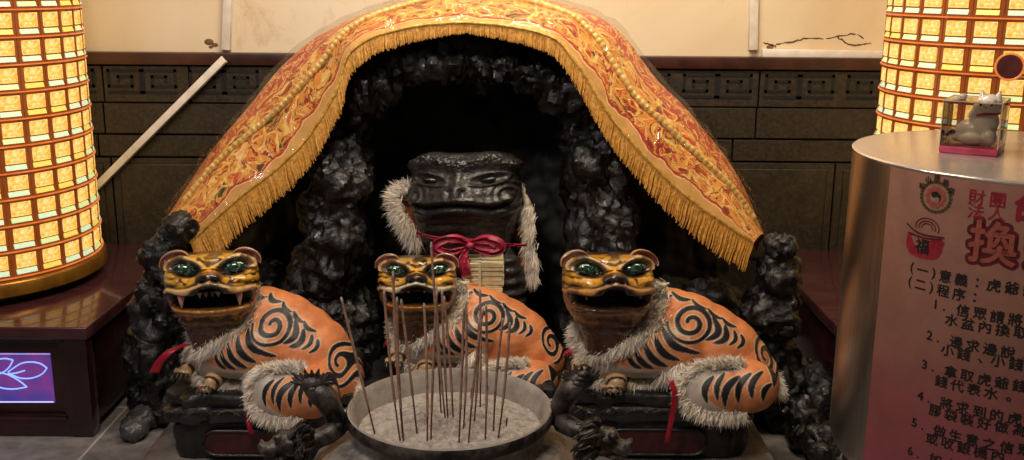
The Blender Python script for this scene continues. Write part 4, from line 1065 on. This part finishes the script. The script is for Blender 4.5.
# bundle of yellow joss paper
jx0, jx1 = P(463, 275, YS - .2)[0], P(503, 275, YS - .2)[0]; jz0, jz1 = P(483, 291, YS - .2)[2], P(483, 263, YS - .2)[2]
jp = thing('joss_paper_bundle', 'bundle of pale yellow joss paper in front of the black statue', 'paper bundle', ((jx0 + jx1) / 2, YS - .16, jz0))
M_jp = pmat('pale_yellow_paper', '#c4b384', '#ddd0a4', 60, .7, 0, .2, .002)
rg = random.Random(4); m = MB(); nl = 16
for k in range(nl):
    z = jz0 + (jz1 - jz0) * k / nl; j1, j2 = rg.uniform(-.003, .003), rg.uniform(-.004, .002)
    m.bbox((jx0 + j1, YS - .205 + j2, z), (jx1 + j1, YS - .09, z + (jz1 - jz0) / nl * .99), .0006, 1)
obj('paper_stack', m, M_jp, jp, smooth=False)
m = MB(); xm = jx0 + (jx1 - jx0) * .42
m.box((xm - .004, YS - .213, jz0 - .001), (xm + .004, YS - .086, jz1 + .002)); obj('paper_band', m, pmat('white_paper_band', '#b9b09a', '#d2c9b2', 60, .7), jp)
stl = MB(); stl.bbox((jx0 - .01, YS - .215, jz0 - .085), (jx1 - .012, YS - .07, jz0 - .002), .004)
tag(obj('wooden_block', stl, pmat('grey_brown_wood', '#4c3f36', '#6b5a4c', 18, .5), origin=((jx0 + jx1) / 2, YS - .15, jz0 - .085)), 'small grey brown wooden block under the joss paper bundle', 'block')

# ================================================================== INCENSE CENSER
YK = 1.98
rc = P(450, 405, YK); zr = rc[2]; RR = abs(P(552, 405, YK)[0] - P(348, 405, YK)[0]) / 2
cx, cy = rc[0], YK
s = NT('smoke_stained_bronze'); f = s.noise(9, 7, None, .7); g = s.noise(45, 4)
s.l(s.mix(s.ramp(g, [(.45, 0.0), (.7, .8)]), s.ramp(f, [(.3, '#4a433e'), (.5, '#867d76'), (.7, '#b5ada4')]), '#4a423c'), s.b.inputs['Base Color'])
s.set(Metallic=.3); s.l(s.ramp(f, [(.3, .5), (.7, .3)]), s.b.inputs['Roughness']); s.bump(g, .35, .004); M_bronze = s.m
M_darkbr = pmat('dark_bronze', '#14110f', '#6a6058', 26, .42, .3, .7, .005, 0, None, 5, (.4, .75), 60)
s = NT('ash_dusted_rim'); f = s.noise(14, 6, None, .7)
s.l(s.ramp(f, [(.3, '#6f665c'), (.7, '#a8a094')]), s.b.inputs['Base Color']); s.set(Roughness=.75); s.bump(s.noise(60, 4), .3, .003); M_rim = s.m
ce = thing('incense_censer', 'large round bronze incense censer with dragon handles in front of the tigers', 'censer', (cx, cy, 0))
c0 = np.array([cx, cy, zr])
prof = [(RR * .86, -.075), (RR * .90, -.05), (RR * .945, -.015), (RR * .97, -.003), (RR * .985, .001), (RR * .998, -.002)]
m = MB(); m.lathe(prof, c0, 128); obj('rim', m, M_rim, ce)
prof = [(RR * .998, -.002), (RR * 1.012, -.007), (RR * 1.014, -.022), (RR * .99, -.028), (RR * .955, -.031)]
m = MB(); m.lathe(prof, c0, 128); obj('rim_band', m, M_darkbr, ce)
prof = [(RR * .955, -.028), (RR * .95, -.034), (RR * .94, -.052), (RR * .97, -.060), (RR * 1.0, -.064), (RR * 1.04, -.066), (RR * 1.16, -.078), (RR * 1.30, -.105), (RR * 1.40, -.145), (RR * 1.43, -.19), (RR * 1.38, -.235), (RR * 1.2, -.28), (RR * .8, -.31), (0, -.315)]
m = MB(); m.lathe(spline([(a, b, 0) for a, b in prof], 60)[:, :2], c0, 128); obj('body', m, M_bronze, ce)
for a in (0, 2.1, 4.2):
    m = MB(); dx, dy = math.sin(a + 3.14), -math.cos(a + 3.14); kk = np.linspace(0, 1, 16)
    rr_ = RR * (1.05 - .25 * np.sin(kk * PI) * .6 + .05 * kk)
    m.tube(np.c_[cx + dx * rr_, cy + dy * rr_, (zr - .26) * (1 - kk) + .012 * kk], .045 - .022 * np.sin(kk * PI * .8) + .01 * kk ** 4, 16); obj('leg', m, M_darkbr, ce)
def claw_fan(m, c, dirs, L, r):
    for d in dirs:
        d = np.array(d, float); d /= np.linalg.norm(d); k = np.linspace(0, 1, 6)[:, None]
        m.tube(c + d * L * k + np.array([0, 0, .15 * L]) * k ** 2, r * (1 - .85 * k[:, 0]), 7)
def dragon(sg):
    H = (lambda u, v, y=0: P(u, v, YK + y))
    h_anchor = MB()
    if sg < 0:
        neck = [H(340, 428, -.02), H(333, 412, -.03), H(325, 398, -.035), H(314, 388, -.03), H(308, 380, -.02)]
        low = [H(338, 426, -.03), H(328, 434, -.05), H(312, 441, -.06), H(300, 446, -.06)]
        crest = H(313, 383, -.03); head = H(289, 442, -.065); fdir = -1
    else:
        neck = [H(558, 420, .0), H(562, 405, -.01), H(569, 392, -.02), H(578, 382, -.02), H(583, 374, -.02)]
        low = [H(562, 422, -.02), H(574, 428, -.05), H(590, 434, -.06), H(602, 438, -.06)]
        crest = H(581, 379, -.02); head = H(604, 440, -.065); fdir = 1
    ha = thing_part('dragon_handle', ce)
    m = MB(); m.tube(spline(neck, 26), np.interp(np.linspace(0, 1, 26), [0, .3, .7, 1], [.024, .022, .026, .016]), 14)
    m.tube(spline(low, 26), np.interp(np.linspace(0, 1, 26), [0, .5, 1], [.022, .020, .026]), 14)
    # scales as small ridges along the neck
    for p_ in spline(neck, 12)[2:]: m.ball(p_ + [0, -.014, .006], (.013, .010, .007), 2)
    v = m.verts(); 
    ho = obj_into(ha, m, M_darkbr)
    m = MB(); rg = np.random.default_rng(5 + sg)
    for a in np.linspace(-1.9, 1.9, 11): claw_fan(m, crest + np.array([math.sin(a) * .016, -.004, .004]), [(math.sin(a), -.25, math.cos(a) * .9 + .25)], .022 + .008 * rg.random(), .0105)
    m.ball(crest, (.028, .022, .020), 3); obj('claw', m, M_darkbr, ho)
    m = MB(); m.ball(head, (.034, .030, .026), 3); m.ball(head + [fdir * .032, -.010, -.010], (.026, .022, .015), 3); m.ball(head + [fdir * .050, -.012, -.004], (.011, .014, .009), 2)
    m.ball(head + [fdir * .026, -.010, -.030], (.024, .018, .008), 2)
    for q in (-1, 1): m.ball(head + [fdir * .016, -.014 * q - .012, .020], (.010, .008, .008), 2); m.ball(head + [fdir * .054, -.010 + .008 * q, .002], (.005, .005, .005), 2)
    hv2, hf2, hn2 = remesh(m, .0035, 4); m = MB(); m.add(hv2 + hn2 * (.003 * fbm(hv2, 70, 3, 3))[:, None], hf2); obj('dragon_head', m, M_darkbr, ho)
    m = MB(); 
    for q in (-1, 1): claw_fan(m, head + [-fdir * .006, .012 * q - .006, .020], [(-fdir * .8, .2 * q, .8)], .028, .0085)
    obj('horn', m, M_darkbr, ho)
    m = MB()
    for k in range(70):                                                     # curling mane
        a = rg.uniform(-2.2, 2.6); b = head + np.array([-fdir * (.016 + .018 * rg.random()), rg.uniform(-.034, .01), rg.uniform(-.028, .030)])
        kk = np.linspace(0, 1, 9); d = np.array([-fdir * .7 * math.cos(a * .5), -.35, math.sin(a)]); L = rg.uniform(.022, .042)
        pts = b + np.outer(kk * L, d) + np.c_[.010 * np.sin(kk * 5), -.004 * kk, .012 * np.sin(kk * 4.5)]
        m.tube(pts, .0052 * (1 - .7 * kk), 6)
    obj('mane', m, M_darkbr, ho)
def thing_part(n, parent): return (n, parent)
def obj_into(h, m, mat): return obj(h[0], m, mat, h[1])
dragon(-1); dragon(1)
# ash bed
ra = RR * .90; N = 150; A2 = np.zeros((60, N, 3))
for i, r in enumerate(np.linspace(0.002, 1, 60)):
    a = np.arange(N) / N * 2 * PI; A2[i] = np.c_[cx + ra * r * np.sin(a), cy - ra * r * np.cos(a), np.full(N, zr - .050)]
fl = A2.reshape(-1, 3); rr_ = np.hypot(fl[:, 0] - cx, fl[:, 1] - cy) / ra
hgt = .012 * fbm(fl, 14, 3, 2) + .012 * np.abs(fbm(fl, 42, 3, 3)) + .005 * fbm(fl, 110, 2, 6); fl[:, 2] += hgt * np.clip(1.3 - rr_, .3, 1) + .012 * (1 - rr_ ** 2)
m = MB(); m.grid(A2, wrap=True); m.v[0] = fl
ash = obj('incense_ash', m, pmat('pale_incense_ash', '#786f66', '#a69d92', 70, .95, 0, .9, .006, 0, None, 8, (.30, .6), 90), origin=(cx, cy, zr - .05))
tag(ash, 'pale grey incense ash filling the bronze censer', 'ash'); ash['kind'] = 'stuff'
m = MB(); rg = np.random.default_rng(8)
# ------------------------------------------------------------------ incense sticks
sticks = [((374, 431), (341, 297), 'leftmost incense stick leaning far left against the censer rim'),
 ((400, 438), (384, 289), 'second incense stick from the left, leaning slightly left'),
 ((404, 440), (397, 297), 'incense stick beside the second from the left, nearly upright'),
 ((403, 436), (393, 271), 'tall thin incense stick in the left bunch in front of the middle tiger face'),
 ((417, 434), (401, 299), 'fourth incense stick from the left with its top leaning left'),
 ((427, 442), (424, 303), 'short upright incense stick in front of the middle tiger chin'),
 ((431, 442), (437, 290), 'incense stick at the front left of the ash leaning right'),
 ((441, 413), (431, 242), 'tallest incense stick rising in front of the middle tiger brow'),
 ((446, 421), (436, 285), 'incense stick just behind the tallest one leaning left'),
 ((448, 419), (442, 290), 'middle incense stick of the tight central bunch'),
 ((453, 420), (444, 296), 'rightmost incense stick of the tight central bunch'),
 ((459, 443), (464, 307), 'front incense stick right of the central bunch leaning right'),
 ((463, 430), (466, 300), 'upright incense stick standing behind the front one right of centre'),
 ((469, 441), (483, 308), 'incense stick leaning right at the front right of the ash'),
 ((474, 424), (479, 320), 'short incense stick between two leaning ones right of centre'),
 ((480, 408), (480, 289), 'upright incense stick far back on the right of the ash'),
 ((485, 440), (486, 304), 'straight upright incense stick at the front right'),
 ((494, 429), (503, 318), 'second incense stick from the right leaning right'),
 ((498, 438), (510, 322), 'rightmost incense stick leaning right in front of the orange cape')]
M_inc = pmat('brown_incense_paste', '#7d5a48', '#a68270', 80, .7, 0, .2, .001)
M_bam = pmat('dyed_plum_bamboo', '#4a1a22', '#6e2a34', 80, .6, 0, .1, .001)
M_tip = pmat('grey_burnt_tip', '#8a8078', '#b0a69c', 200, .9, 0, .1, .001)
for (bu, bv2), (tu, tv), lb in sticks:
    b = PZ(bu, bv2, zr - .040); t = P(tu, tv, b[1] + random.uniform(-.03, .05)); ax = t - b; b = b - ax / np.linalg.norm(ax) * .02
    k = np.linspace(0, 1, 12)[:, None]; L_ = np.linalg.norm(t - b); fr_ = random.uniform(.24, .34)
    bend = np.array([random.uniform(-1, 1), random.uniform(-1, 1), 0]) * .004
    pt = lambda k: b + (t - b) * k + bend * np.sin(PI * k)
    r = thing('incense_stick', lb, 'incense stick', tuple(b), 'incense sticks in the censer')
    m = MB(); m.tube(pt(np.linspace(0, fr_, 6)[:, None]), .0017, 8); obj('bamboo_core', m, M_bam, r)
    m = MB(); m.tube(pt(np.linspace(fr_, .975, 14)[:, None]), .0027, 10); obj('incense_coating', m, M_inc, r)
    m = MB(); m.tube(pt(np.linspace(.975, 1, 4)[:, None]), np.array([.0027, .0025, .0022, .0010]), 8); obj('burnt_tip', m, M_tip, r)
# short burnt stubs
for i, (u, v, l) in enumerate(((506, 428, 'burnt stub of incense in the ash right of the tall sticks'), (471, 398, 'burnt stub of incense at the back of the ash'), (487, 396, 'dark stub of incense near the back wall of the censer'))):
    b = PZ(u, v, zr - .045); m = MB(); m.tube(np.array([b, b + [.001, 0, .012], b + [.002, .001, .022]]), .0018, 8)
    tag(obj('incense_stub', m, M_bam, origin=tuple(b)), l, 'incense stub', 'burnt incense stubs')

# ================================================================== STEEL COUNTER WITH SIGN
YD, RD = 2.10, .36
XD = P(857, 150, YD)[0] * 1.0; 
# left silhouette is tangent: centre is one radius further along the normal of the sight line
bear = math.atan2(XD, YD); CX = XD + RD * math.cos(bear); CY = YD - RD * math.sin(bear) + 0.0
CY = 2.06; CX = 1.065
ZT = P(857, 150, YD)[2]; ZB = P(824, 445, YD)[2]
s = NT('brushed_steel'); mp = s.n('ShaderNodeMapping'); s.l(s.coord(), mp.inputs[0]); mp.inputs['Scale'].default_value = (60, 60, 1)
f = s.noise(3, 4, mp.outputs[0]); s.l(s.ramp(f, [(.3, '#9a9088'), (.7, '#b4aaa0')]), s.b.inputs['Base Color']); s.set(Metallic=1.0, Roughness=.30); s.bump(f, .02, .001); M_steel = s.m
M_stop = pmat('satin_steel_top', '#cfc2b8', '#dccfc4', 40, .22, .65, .02)  # paler and less metallic than the shell, a whiter reflection put into colour
ct = thing('steel_counter', 'round brushed steel counter with pink instruction sign at the right edge', 'counter', (CX, CY, 0))
cc3 = np.array([CX, CY, 0])
m = MB(); m.lathe([(RD - .06, ZB + .004), (RD - .022, ZB), (RD - .008, ZB + .008), (RD, ZB + .03), (RD, ZT - .004)], cc3, 160); obj('shell', m, M_steel, ct)
m = MB(); m.lathe([(RD, ZT - .006), (RD + .002, ZT - .002), (RD, ZT), (RD - .006, ZT + .001), (0, ZT + .001)], cc3, 160); tp = obj('top_plate', m, M_stop, ct)
m = MB(); m.lathe([(0, 0), (RD - .035, 0), (RD - .035, ZB + .006)], cc3, 96); obj('recessed_base', m, M_dark, ct)
def hit(u, v, R=RD):
    d = ray(u, v); o = CAM - cc3; a = d[0] ** 2 + d[1] ** 2; b = o[0] * d[0] + o[1] * d[1]; c = o[0] ** 2 + o[1] ** 2 - R * R
    D = b * b - a * c
    t = (-b - math.sqrt(max(D, 0))) / a; p = CAM + d * t
    return R * math.atan2(p[0] - CX, -(p[1] - CY)), p[2]              # arc length, height
def wrap(S_, Z_, off): 
    th = S_ / RD; return np.c_[CX + (RD + off) * np.sin(th), CY - (RD + off) * np.cos(th), Z_]
s0 = hit(890, 180)[0]; s1 = s0 + .72
zz = np.linspace(ZB + .012, ZT - .006, 24); ss = np.linspace(s0, s1, 90)
gS, gZ = np.meshgrid(ss, zz); m = MB(); m.grid(wrap(gS.ravel(), gZ.ravel(), .0008).reshape(24, 90, 3))
s = NT('printed_pink_sign'); sp = s.n('ShaderNodeSeparateXYZ'); s.l(s.coord(), sp.inputs[0])
mr = s.n('ShaderNodeMapRange'); mr.inputs['From Min'].default_value = ZB; mr.inputs['From Max'].default_value = ZT; s.l(sp.outputs['Z'], mr.inputs['Value'])
base = s.ramp(mr.outputs[0], [(0, '#8c424e'), (.3, '#8a4c4c'), (.55, '#8c6252'), (1, '#a07260')])
st_ = s.ramp(s.noise(9, 8, None, .7, .4), [(.4, 0.0), (.75, .5)])
s.l(s.mix(st_, base, '#60403a'), s.b.inputs['Base Color']); s.set(Roughness=.35); M_sign = s.m
sign = obj('sign', m, M_sign, ct); sign['label'] = 'pink paper sign with black and red writing'
M_ink = pmat('black_print', '#15100e', '#241c18', 90, .5, 0, 0)
M_inkr = pmat('crimson_print', '#7a1424', '#94202e', 90, .5, 0, 0)
M_inkd = pmat('dark_red_print', '#4a0c14', '#5c141c', 90, .5, 0, 0)
M_inko = pmat('orange_print', '#8a4236', '#98503e', 90, .5, 0, 0)
M_inkg = pmat('olive_gold_print', '#3c3018', '#4e4020', 90, .5, 0, 0)
M_halo = pmat('pale_print', '#86685a', '#967462', 90, .5, 0, 0)
def glyphs(txt, bold=0.0):
    cu = bpy.data.curves.new('t', 'FONT'); cu.body = txt; cu.size = 1; cu.resolution_u = 3; cu.fill_mode = 'FRONT'
    o = bpy.data.objects.new('t', cu); COL.objects.link(o)
    ev = o.evaluated_get(bpy.context.evaluated_depsgraph_get()); me = ev.to_mesh()
    V = np.array([v.co[:] for v in me.vertices]).reshape(-1, 3); F_ = [list(p.vertices) for p in me.polygons]
    ev.to_mesh_clear(); bpy.data.objects.remove(o); bpy.data.curves.remove(cu); return V, F_
def put(name, chars, mat, off=.0016, bold=.012, parent=None):
    """chars: list of (glyph, arc, height, size) with the glyph centred at (arc, height)"""
    m = MB()
    for g, sc_, zc_, sz in chars:
        V, F_ = glyphs(g)
        if not len(V): continue
        cxg, czg = (V[:, 0].min() + V[:, 0].max()) / 2, (V[:, 1].min() + V[:, 1].max()) / 2
        if g in '（）一二。、，：:.,': czg = .33
        for k, (ox, oz) in enumerate(((0, 0), (bold, 0), (-bold, 0), (0, bold), (0, -bold)) if bold else ((0, 0),)):
            m.add(wrap(sc_ + (V[:, 0] - cxg + ox) * sz, zc_ + (V[:, 1] - czg + oz) * sz, off + k * .00006), F_)
    return obj(name, m, mat, parent or sign, smooth=False)
def line(txt, u, v, pitch, sz, first=None):
    s_, z_ = hit(u, v); out = []
    for g in txt:
        wdt = {'（': .55, '）': .55, '(': .55, ')': .55, '.': .6, ' ': .35, '：': .9}.get(g, .55 if g.isdigit() else 1.0)
        if g != ' ': out.append((g, s_ + wdt * pitch * .5, z_, sz))
        s_ += wdt * pitch
    return out
pitch = (hit(961, 273)[0] - hit(945, 271)[0]) * 1.0; sz = pitch * .84
LN = [('(一)意義：虎爺錢', 909, 267), ('(二)程序：', 907, 281), ('1. 信眾請將自己', 932, 303), ('水盆內換取錢', 944, 318), ('2. 邊求邊說：', 926, 334), ('小錢、小錢滾', 940, 348),
      ('3. 拿取虎爺錢時', 921, 363), ('錢代表水。', 934, 379), ('4. 將求到的虎爺錢', 917, 394), ('膠袋裝好做為錢', 928, 408), ('5. 做生意之信眾，', 911, 421), ('或收銀機內。一', 925, 436), ('6. 如水盆內之水', 907, 449)]
for txt, u, v in LN: 
    ch = line(txt, u, v, pitch, sz); nd_ = 2 if txt[0].isdigit() else 0
    if nd_: put('line_number', ch[:nd_], M_ink, bold=.022)
    put('instruction_line', ch[nd_:], M_ink, bold=.022)
# heading
def at_px(g, u, v, size): a, z = hit(u, v); return (g, a, z, size)
put('heading_text', [at_px('財', 977, 197, .030), at_px('團', 998, 200, .030), at_px('法', 976, 211, .030), at_px('人', 997, 213, .030)], M_inkr, bold=.015)
put('heading_text', [at_px('台', 1030, 207, .055)], M_inkr, bold=.04)
TT = [at_px('換', 993, 243, .082), at_px('錢', 1052, 250, .082)]
put('title_outline', [(g, a + r * math.cos(t), z + r * math.sin(t), q) for g, a, z, q in TT for r in (.004, .008) for t in np.linspace(0, 2 * PI, 17)[:-1]], M_inkd, .0012, 0)
put('title_text', TT, M_inko, .0022, .022)
# temple emblem: ring of leaves, yin yang, five characters
se, ze = hit(936, 197); Re = .029
def disc(m, r, off, a0=0, a1=2 * PI, c=(0, 0), n=40, sx=1.0):
    a = np.linspace(a0, a1, n); V = np.vstack([[c[0], c[1]], np.c_[c[0] + sx * r * np.cos(a), c[1] + r * np.sin(a)]])
    m.add(wrap(se + V[:, 0], ze + V[:, 1], off), [(0, k, k + 1) for k in range(1, n)])
m = MB()
for k in range(26):
    a = 2 * PI * k / 26; disc(m, (.0034), .0014, c=(Re * 1.0 * math.cos(a), Re * .95 * math.sin(a)), n=10, sx=1.2)
emb = obj('emblem_wreath', m, M_inkg, sign, smooth=False)
m = MB()
for k in range(10):
    a = 2 * PI * k / 10; disc(m, .0056, .0017, c=(.0155 * math.cos(a), .0155 * math.sin(a)), n=12)
obj('emblem_petals', m, M_inko, sign, smooth=False)
m = MB(); disc(m, .0105, .0022); obj('emblem_disc', m, M_halo, sign, smooth=False)
m = MB(); a = np.linspace(-PI / 2 + .6, PI / 2 + .6, 30); r = .0105
yy = [(r * math.cos(t), r * math.sin(t)) for t in a]; e0, e1 = np.array(yy[0]), np.array(yy[-1])
for q, (pa, pb_, sgn) in enumerate(((e1, np.zeros(2), 1), (np.zeros(2), e0, -1))):
    mid = (pa + pb_) / 2; ang = math.atan2(pa[1] - mid[1], pa[0] - mid[0])
    yy += [(mid[0] + r / 2 * math.cos(ang + sgn * t), mid[1] + r / 2 * math.sin(ang + sgn * t)) for t in np.linspace(0, PI, 16)[1:]]
V = np.array(yy); cen = V.mean(0); m.add(wrap(se + V[:, 0], ze + V[:, 1], .0028), [tuple(range(len(V)))]); obj('yin_yang', m, M_ink, sign, smooth=False)
put('emblem_text', [(g, se + .0325 * math.cos(t), ze + .034 * math.sin(t) + .002, .0125) for g, t in zip('松山慈祐宮', np.linspace(2.7, .44, 5))], M_ink, .003, .02)
# red money pot with the fortune character
sp_, zp_ = hit(924, 243); m = MB()
prof = [(-.036, .012), (.036, .012), (.038, .0), (.036, -.014), (.026, -.026), (0, -.029), (-.026, -.026), (-.036, -.014), (-.038, .0)]
V = spline([(a, b, 0) for a, b in prof + prof[:1]], 50)[:-1]; m.add(wrap(sp_ + V[:, 0], zp_ + V[:, 1], .0014), [tuple(range(len(V)))]); obj('money_pot', m, M_inkr, sign, smooth=False)
m = MB()
def sline(pts, w_):
    c = spline([(a, b, 0) for a, b in pts], 24)[:, :2]; T = np.gradient(c, axis=0); T /= np.linalg.norm(T, axis=1)[:, None]; nn = np.c_[-T[:, 1], T[:, 0]] * w_
    q = np.stack([c - nn, c + nn], 1); m.grid(wrap(sp_ + q[..., 0].ravel(), zp_ + q[..., 1].ravel(), .002).reshape(24, 2, 3))
sline([(-.040, .030), (-.022, .020), (0, .016), (.040, .018)], .0016); sline([(-.036, .014), (0, .010), (.036, .014)], .0014)
for rr_ in (.011, .017, .024):
    sline([(.004 + rr_ * math.cos(t), .030 + rr_ * .75 * math.sin(t)) for t in np.linspace(-.3, 3.4, 9)], .0009)
obj('pot_outline', m, M_inkd, sign, smooth=False)
put('pot_character', [('福', sp_ - .002, zp_ - .006, .030)], M_ink, .0022, .02)

# ================================================================== ACRYLIC BOX WITH LUCKY CAT
zt = ZT + .0015
q0, q1, q2 = PZ(938, 152, zt), PZ(997, 157, zt), PZ(1007, 147, zt)
ux = q1 - q0; wx = np.linalg.norm(ux); ux /= wx; uy = np.array([-ux[1], ux[0], 0]); dpt = .125
T_ = lambda V: q0 + V[:, :1] * ux + V[:, 1:2] * uy + V[:, 2:] * np.array([0, 0, 1.])
def tb(m): m.v = [T_(np.concatenate(m.v))]; return m
bx = thing('display_box', 'clear acrylic display box with pink base on the steel counter', 'box', tuple(T_(np.array([[wx / 2, dpt / 2, 0]]))[0]))
bh = P(945, 100, q0[1])[2] - zt
m = MB(); m.bbox((0, 0, 0), (wx, dpt, .014), .003); obj('pink_base', tb(m), pmat('magenta_plastic', '#a8304e', '#c04464', 30, .3, 0, 0), bx)
s = NT('clear_acrylic'); s.t.nodes.remove(s.b); tr = s.n('ShaderNodeBsdfTransparent'); tr.inputs[0].default_value = (.93, .91, .88, 1); gl = s.n('ShaderNodeBsdfGlossy'); gl.inputs['Roughness'].default_value = .05
lw = s.n('ShaderNodeFresnel'); lw.inputs['IOR'].default_value = 1.45; mx = s.n('ShaderNodeMixShader'); s.l(lw.outputs[0], mx.inputs[0]); s.l(tr.outputs[0], mx.inputs[1]); s.l(gl.outputs[0], mx.inputs[2]); s.l(mx.outputs[0], s.out.inputs[0]); M_acr = s.m
t3 = .003; nmz = ['front_pane', 'back_pane', 'side_pane', 'side_pane', 'lid']
for nm, lo, hi in zip(nmz, [(0, 0, .015), (0, dpt - t3, .015), (0, t3, .015), (wx - t3, t3, .015), (0, 0, bh - t3)], [(wx, t3, bh - t3), (wx, dpt, bh - t3), (t3, dpt - t3, bh - t3), (wx, dpt - t3, bh - t3), (wx, dpt, bh)]):
    obj(nm, tb(MB().box(lo, hi)), M_acr, bx, smooth=False)
ed = MB()
for a, b in (((0, 0), (0, 1)), ((1, 0), (1, 1))):
    x = (wx - .002) * a[0]; ed.box((x, -.0005, .014), (x + .002, .0015, bh)); ed.box((x, dpt - .0015, .014), (x + .002, dpt + .0005, bh))
ed.box((0, -.0005, bh - .002), (wx, .0015, bh + .0003)); ed.box((0, dpt - .0015, bh - .002), (wx, dpt + .0005, bh + .0003))
ed.box((-.0005, 0, bh - .002), (.0015, dpt, bh + .0003)); ed.box((wx - .0015, 0, bh - .002), (wx + .0005, dpt, bh + .0003))
obj('acrylic_edge', tb(ed), pmat('frosted_acrylic_edge', '#b59a7c', '#cdb394', 40, .3, 0, 0), bx)
for x, y in ((.022, .022), (wx - .022, .022), (.022, dpt - .022), (wx - .022, dpt - .022)):
    m = MB(); m.lathe([(0, .005), (.006, .005), (.008, .002), (.008, 0), (0, 0)], (x, y, bh), 20); obj('stud', tb(m), pmat('white_stud', '#b8aa98', '#cfc4b4', 40, .4, 0, 0), bx)
m = MB(); ex_, ez_ = T_(np.array([[wx, .02, .02]]))[0], 0
m.box((wx, .028, .030), (wx + .0008, .050, .050)); obj('sticker', tb(m), pmat('black_sticker', '#1c1614', '#2c2420', 40, .4, 0, 0), bx)
# the reclining cat
cat = thing('lucky_cat', 'small white lucky cat figure with red collar inside the acrylic box', 'figurine', tuple(T_(np.array([[wx * .55, dpt * .5, .0145]]))[0]))
m = MB(); zc = .0145
m.ball((wx * .52, dpt * .52, zc + .026), (.040, .026, .026), 3); m.ball((wx * .66, dpt * .5, zc + .045), (.028, .024, .030), 3); m.ball((wx * .72, dpt * .46, zc + .080), (.027, .023, .023), 3)
m.ball((wx * .30, dpt * .46, zc + .014), (.022, .016, .013), 3); m.ball((wx * .50, dpt * .28, zc + .012), (.026, .012, .012), 3); m.ball((wx * .80, dpt * .32, zc + .016), (.014, .014, .016), 3)
m.ball((wx * .55, dpt * .40, zc + .070), (.010, .010, .016), 3, 0, Matrix.Rotation(-.5, 4, 'Y')); m.ball((wx * .47, dpt * .40, zc + .058), (.009, .009, .014), 3)
cvv, cff, cnn = remesh(m, .0022, 4); m = MB(); m.add(cvv, cff); M_cat = pmat('white_porcelain', '#d8cdbc', '#e6dccc', 40, .25, 0, 0, .005, .4)
obj('body', tb(m), M_cat, cat)
for q in (-1, 1):
    m = MB(); kk = np.linspace(0, 1, 6); m.tube(np.c_[wx * .72 + q * .014 + q * .003 * kk, dpt * .46 + 0 * kk, zc + .096 + .015 * kk], .0085 * (1 - .9 * kk), 10); obj('ear', tb(m), M_cat, cat)
m = MB(); a = np.linspace(0, 2 * PI, 33); m.tube(np.c_[wx * .69 + .024 * np.cos(a), dpt * .48 + .021 * np.sin(a), zc + .0625 + .003 * np.cos(a)], .0028, 8, caps=False); obj('collar', tb(m), M_red, cat)
m = MB(); kk = np.linspace(0, 1, 14); m.tube(np.c_[wx * .24 - .022 * kk, dpt * .40 + .006 * kk, zc + .012 + .010 * np.sin(kk * 3)], .0055 * (1 - .4 * kk), 8); obj('tail', tb(m), pmat('brown_tail', '#5a3a28', '#7a5238', 40, .4, 0, 0), cat)
for q in (-1, 1):
    m = MB(); m.ball((wx * .72 + q * .010 - .004, dpt * .46 - .0215, zc + .083), (.0028, .0016, .0034), 2); obj('eye', tb(m), M_ink, cat)
m = MB(); m.ball((wx * .72 - .004, dpt * .46 - .0235, zc + .077), (.0022, .0016, .0016), 2); obj('nose', tb(m), M_red, cat)
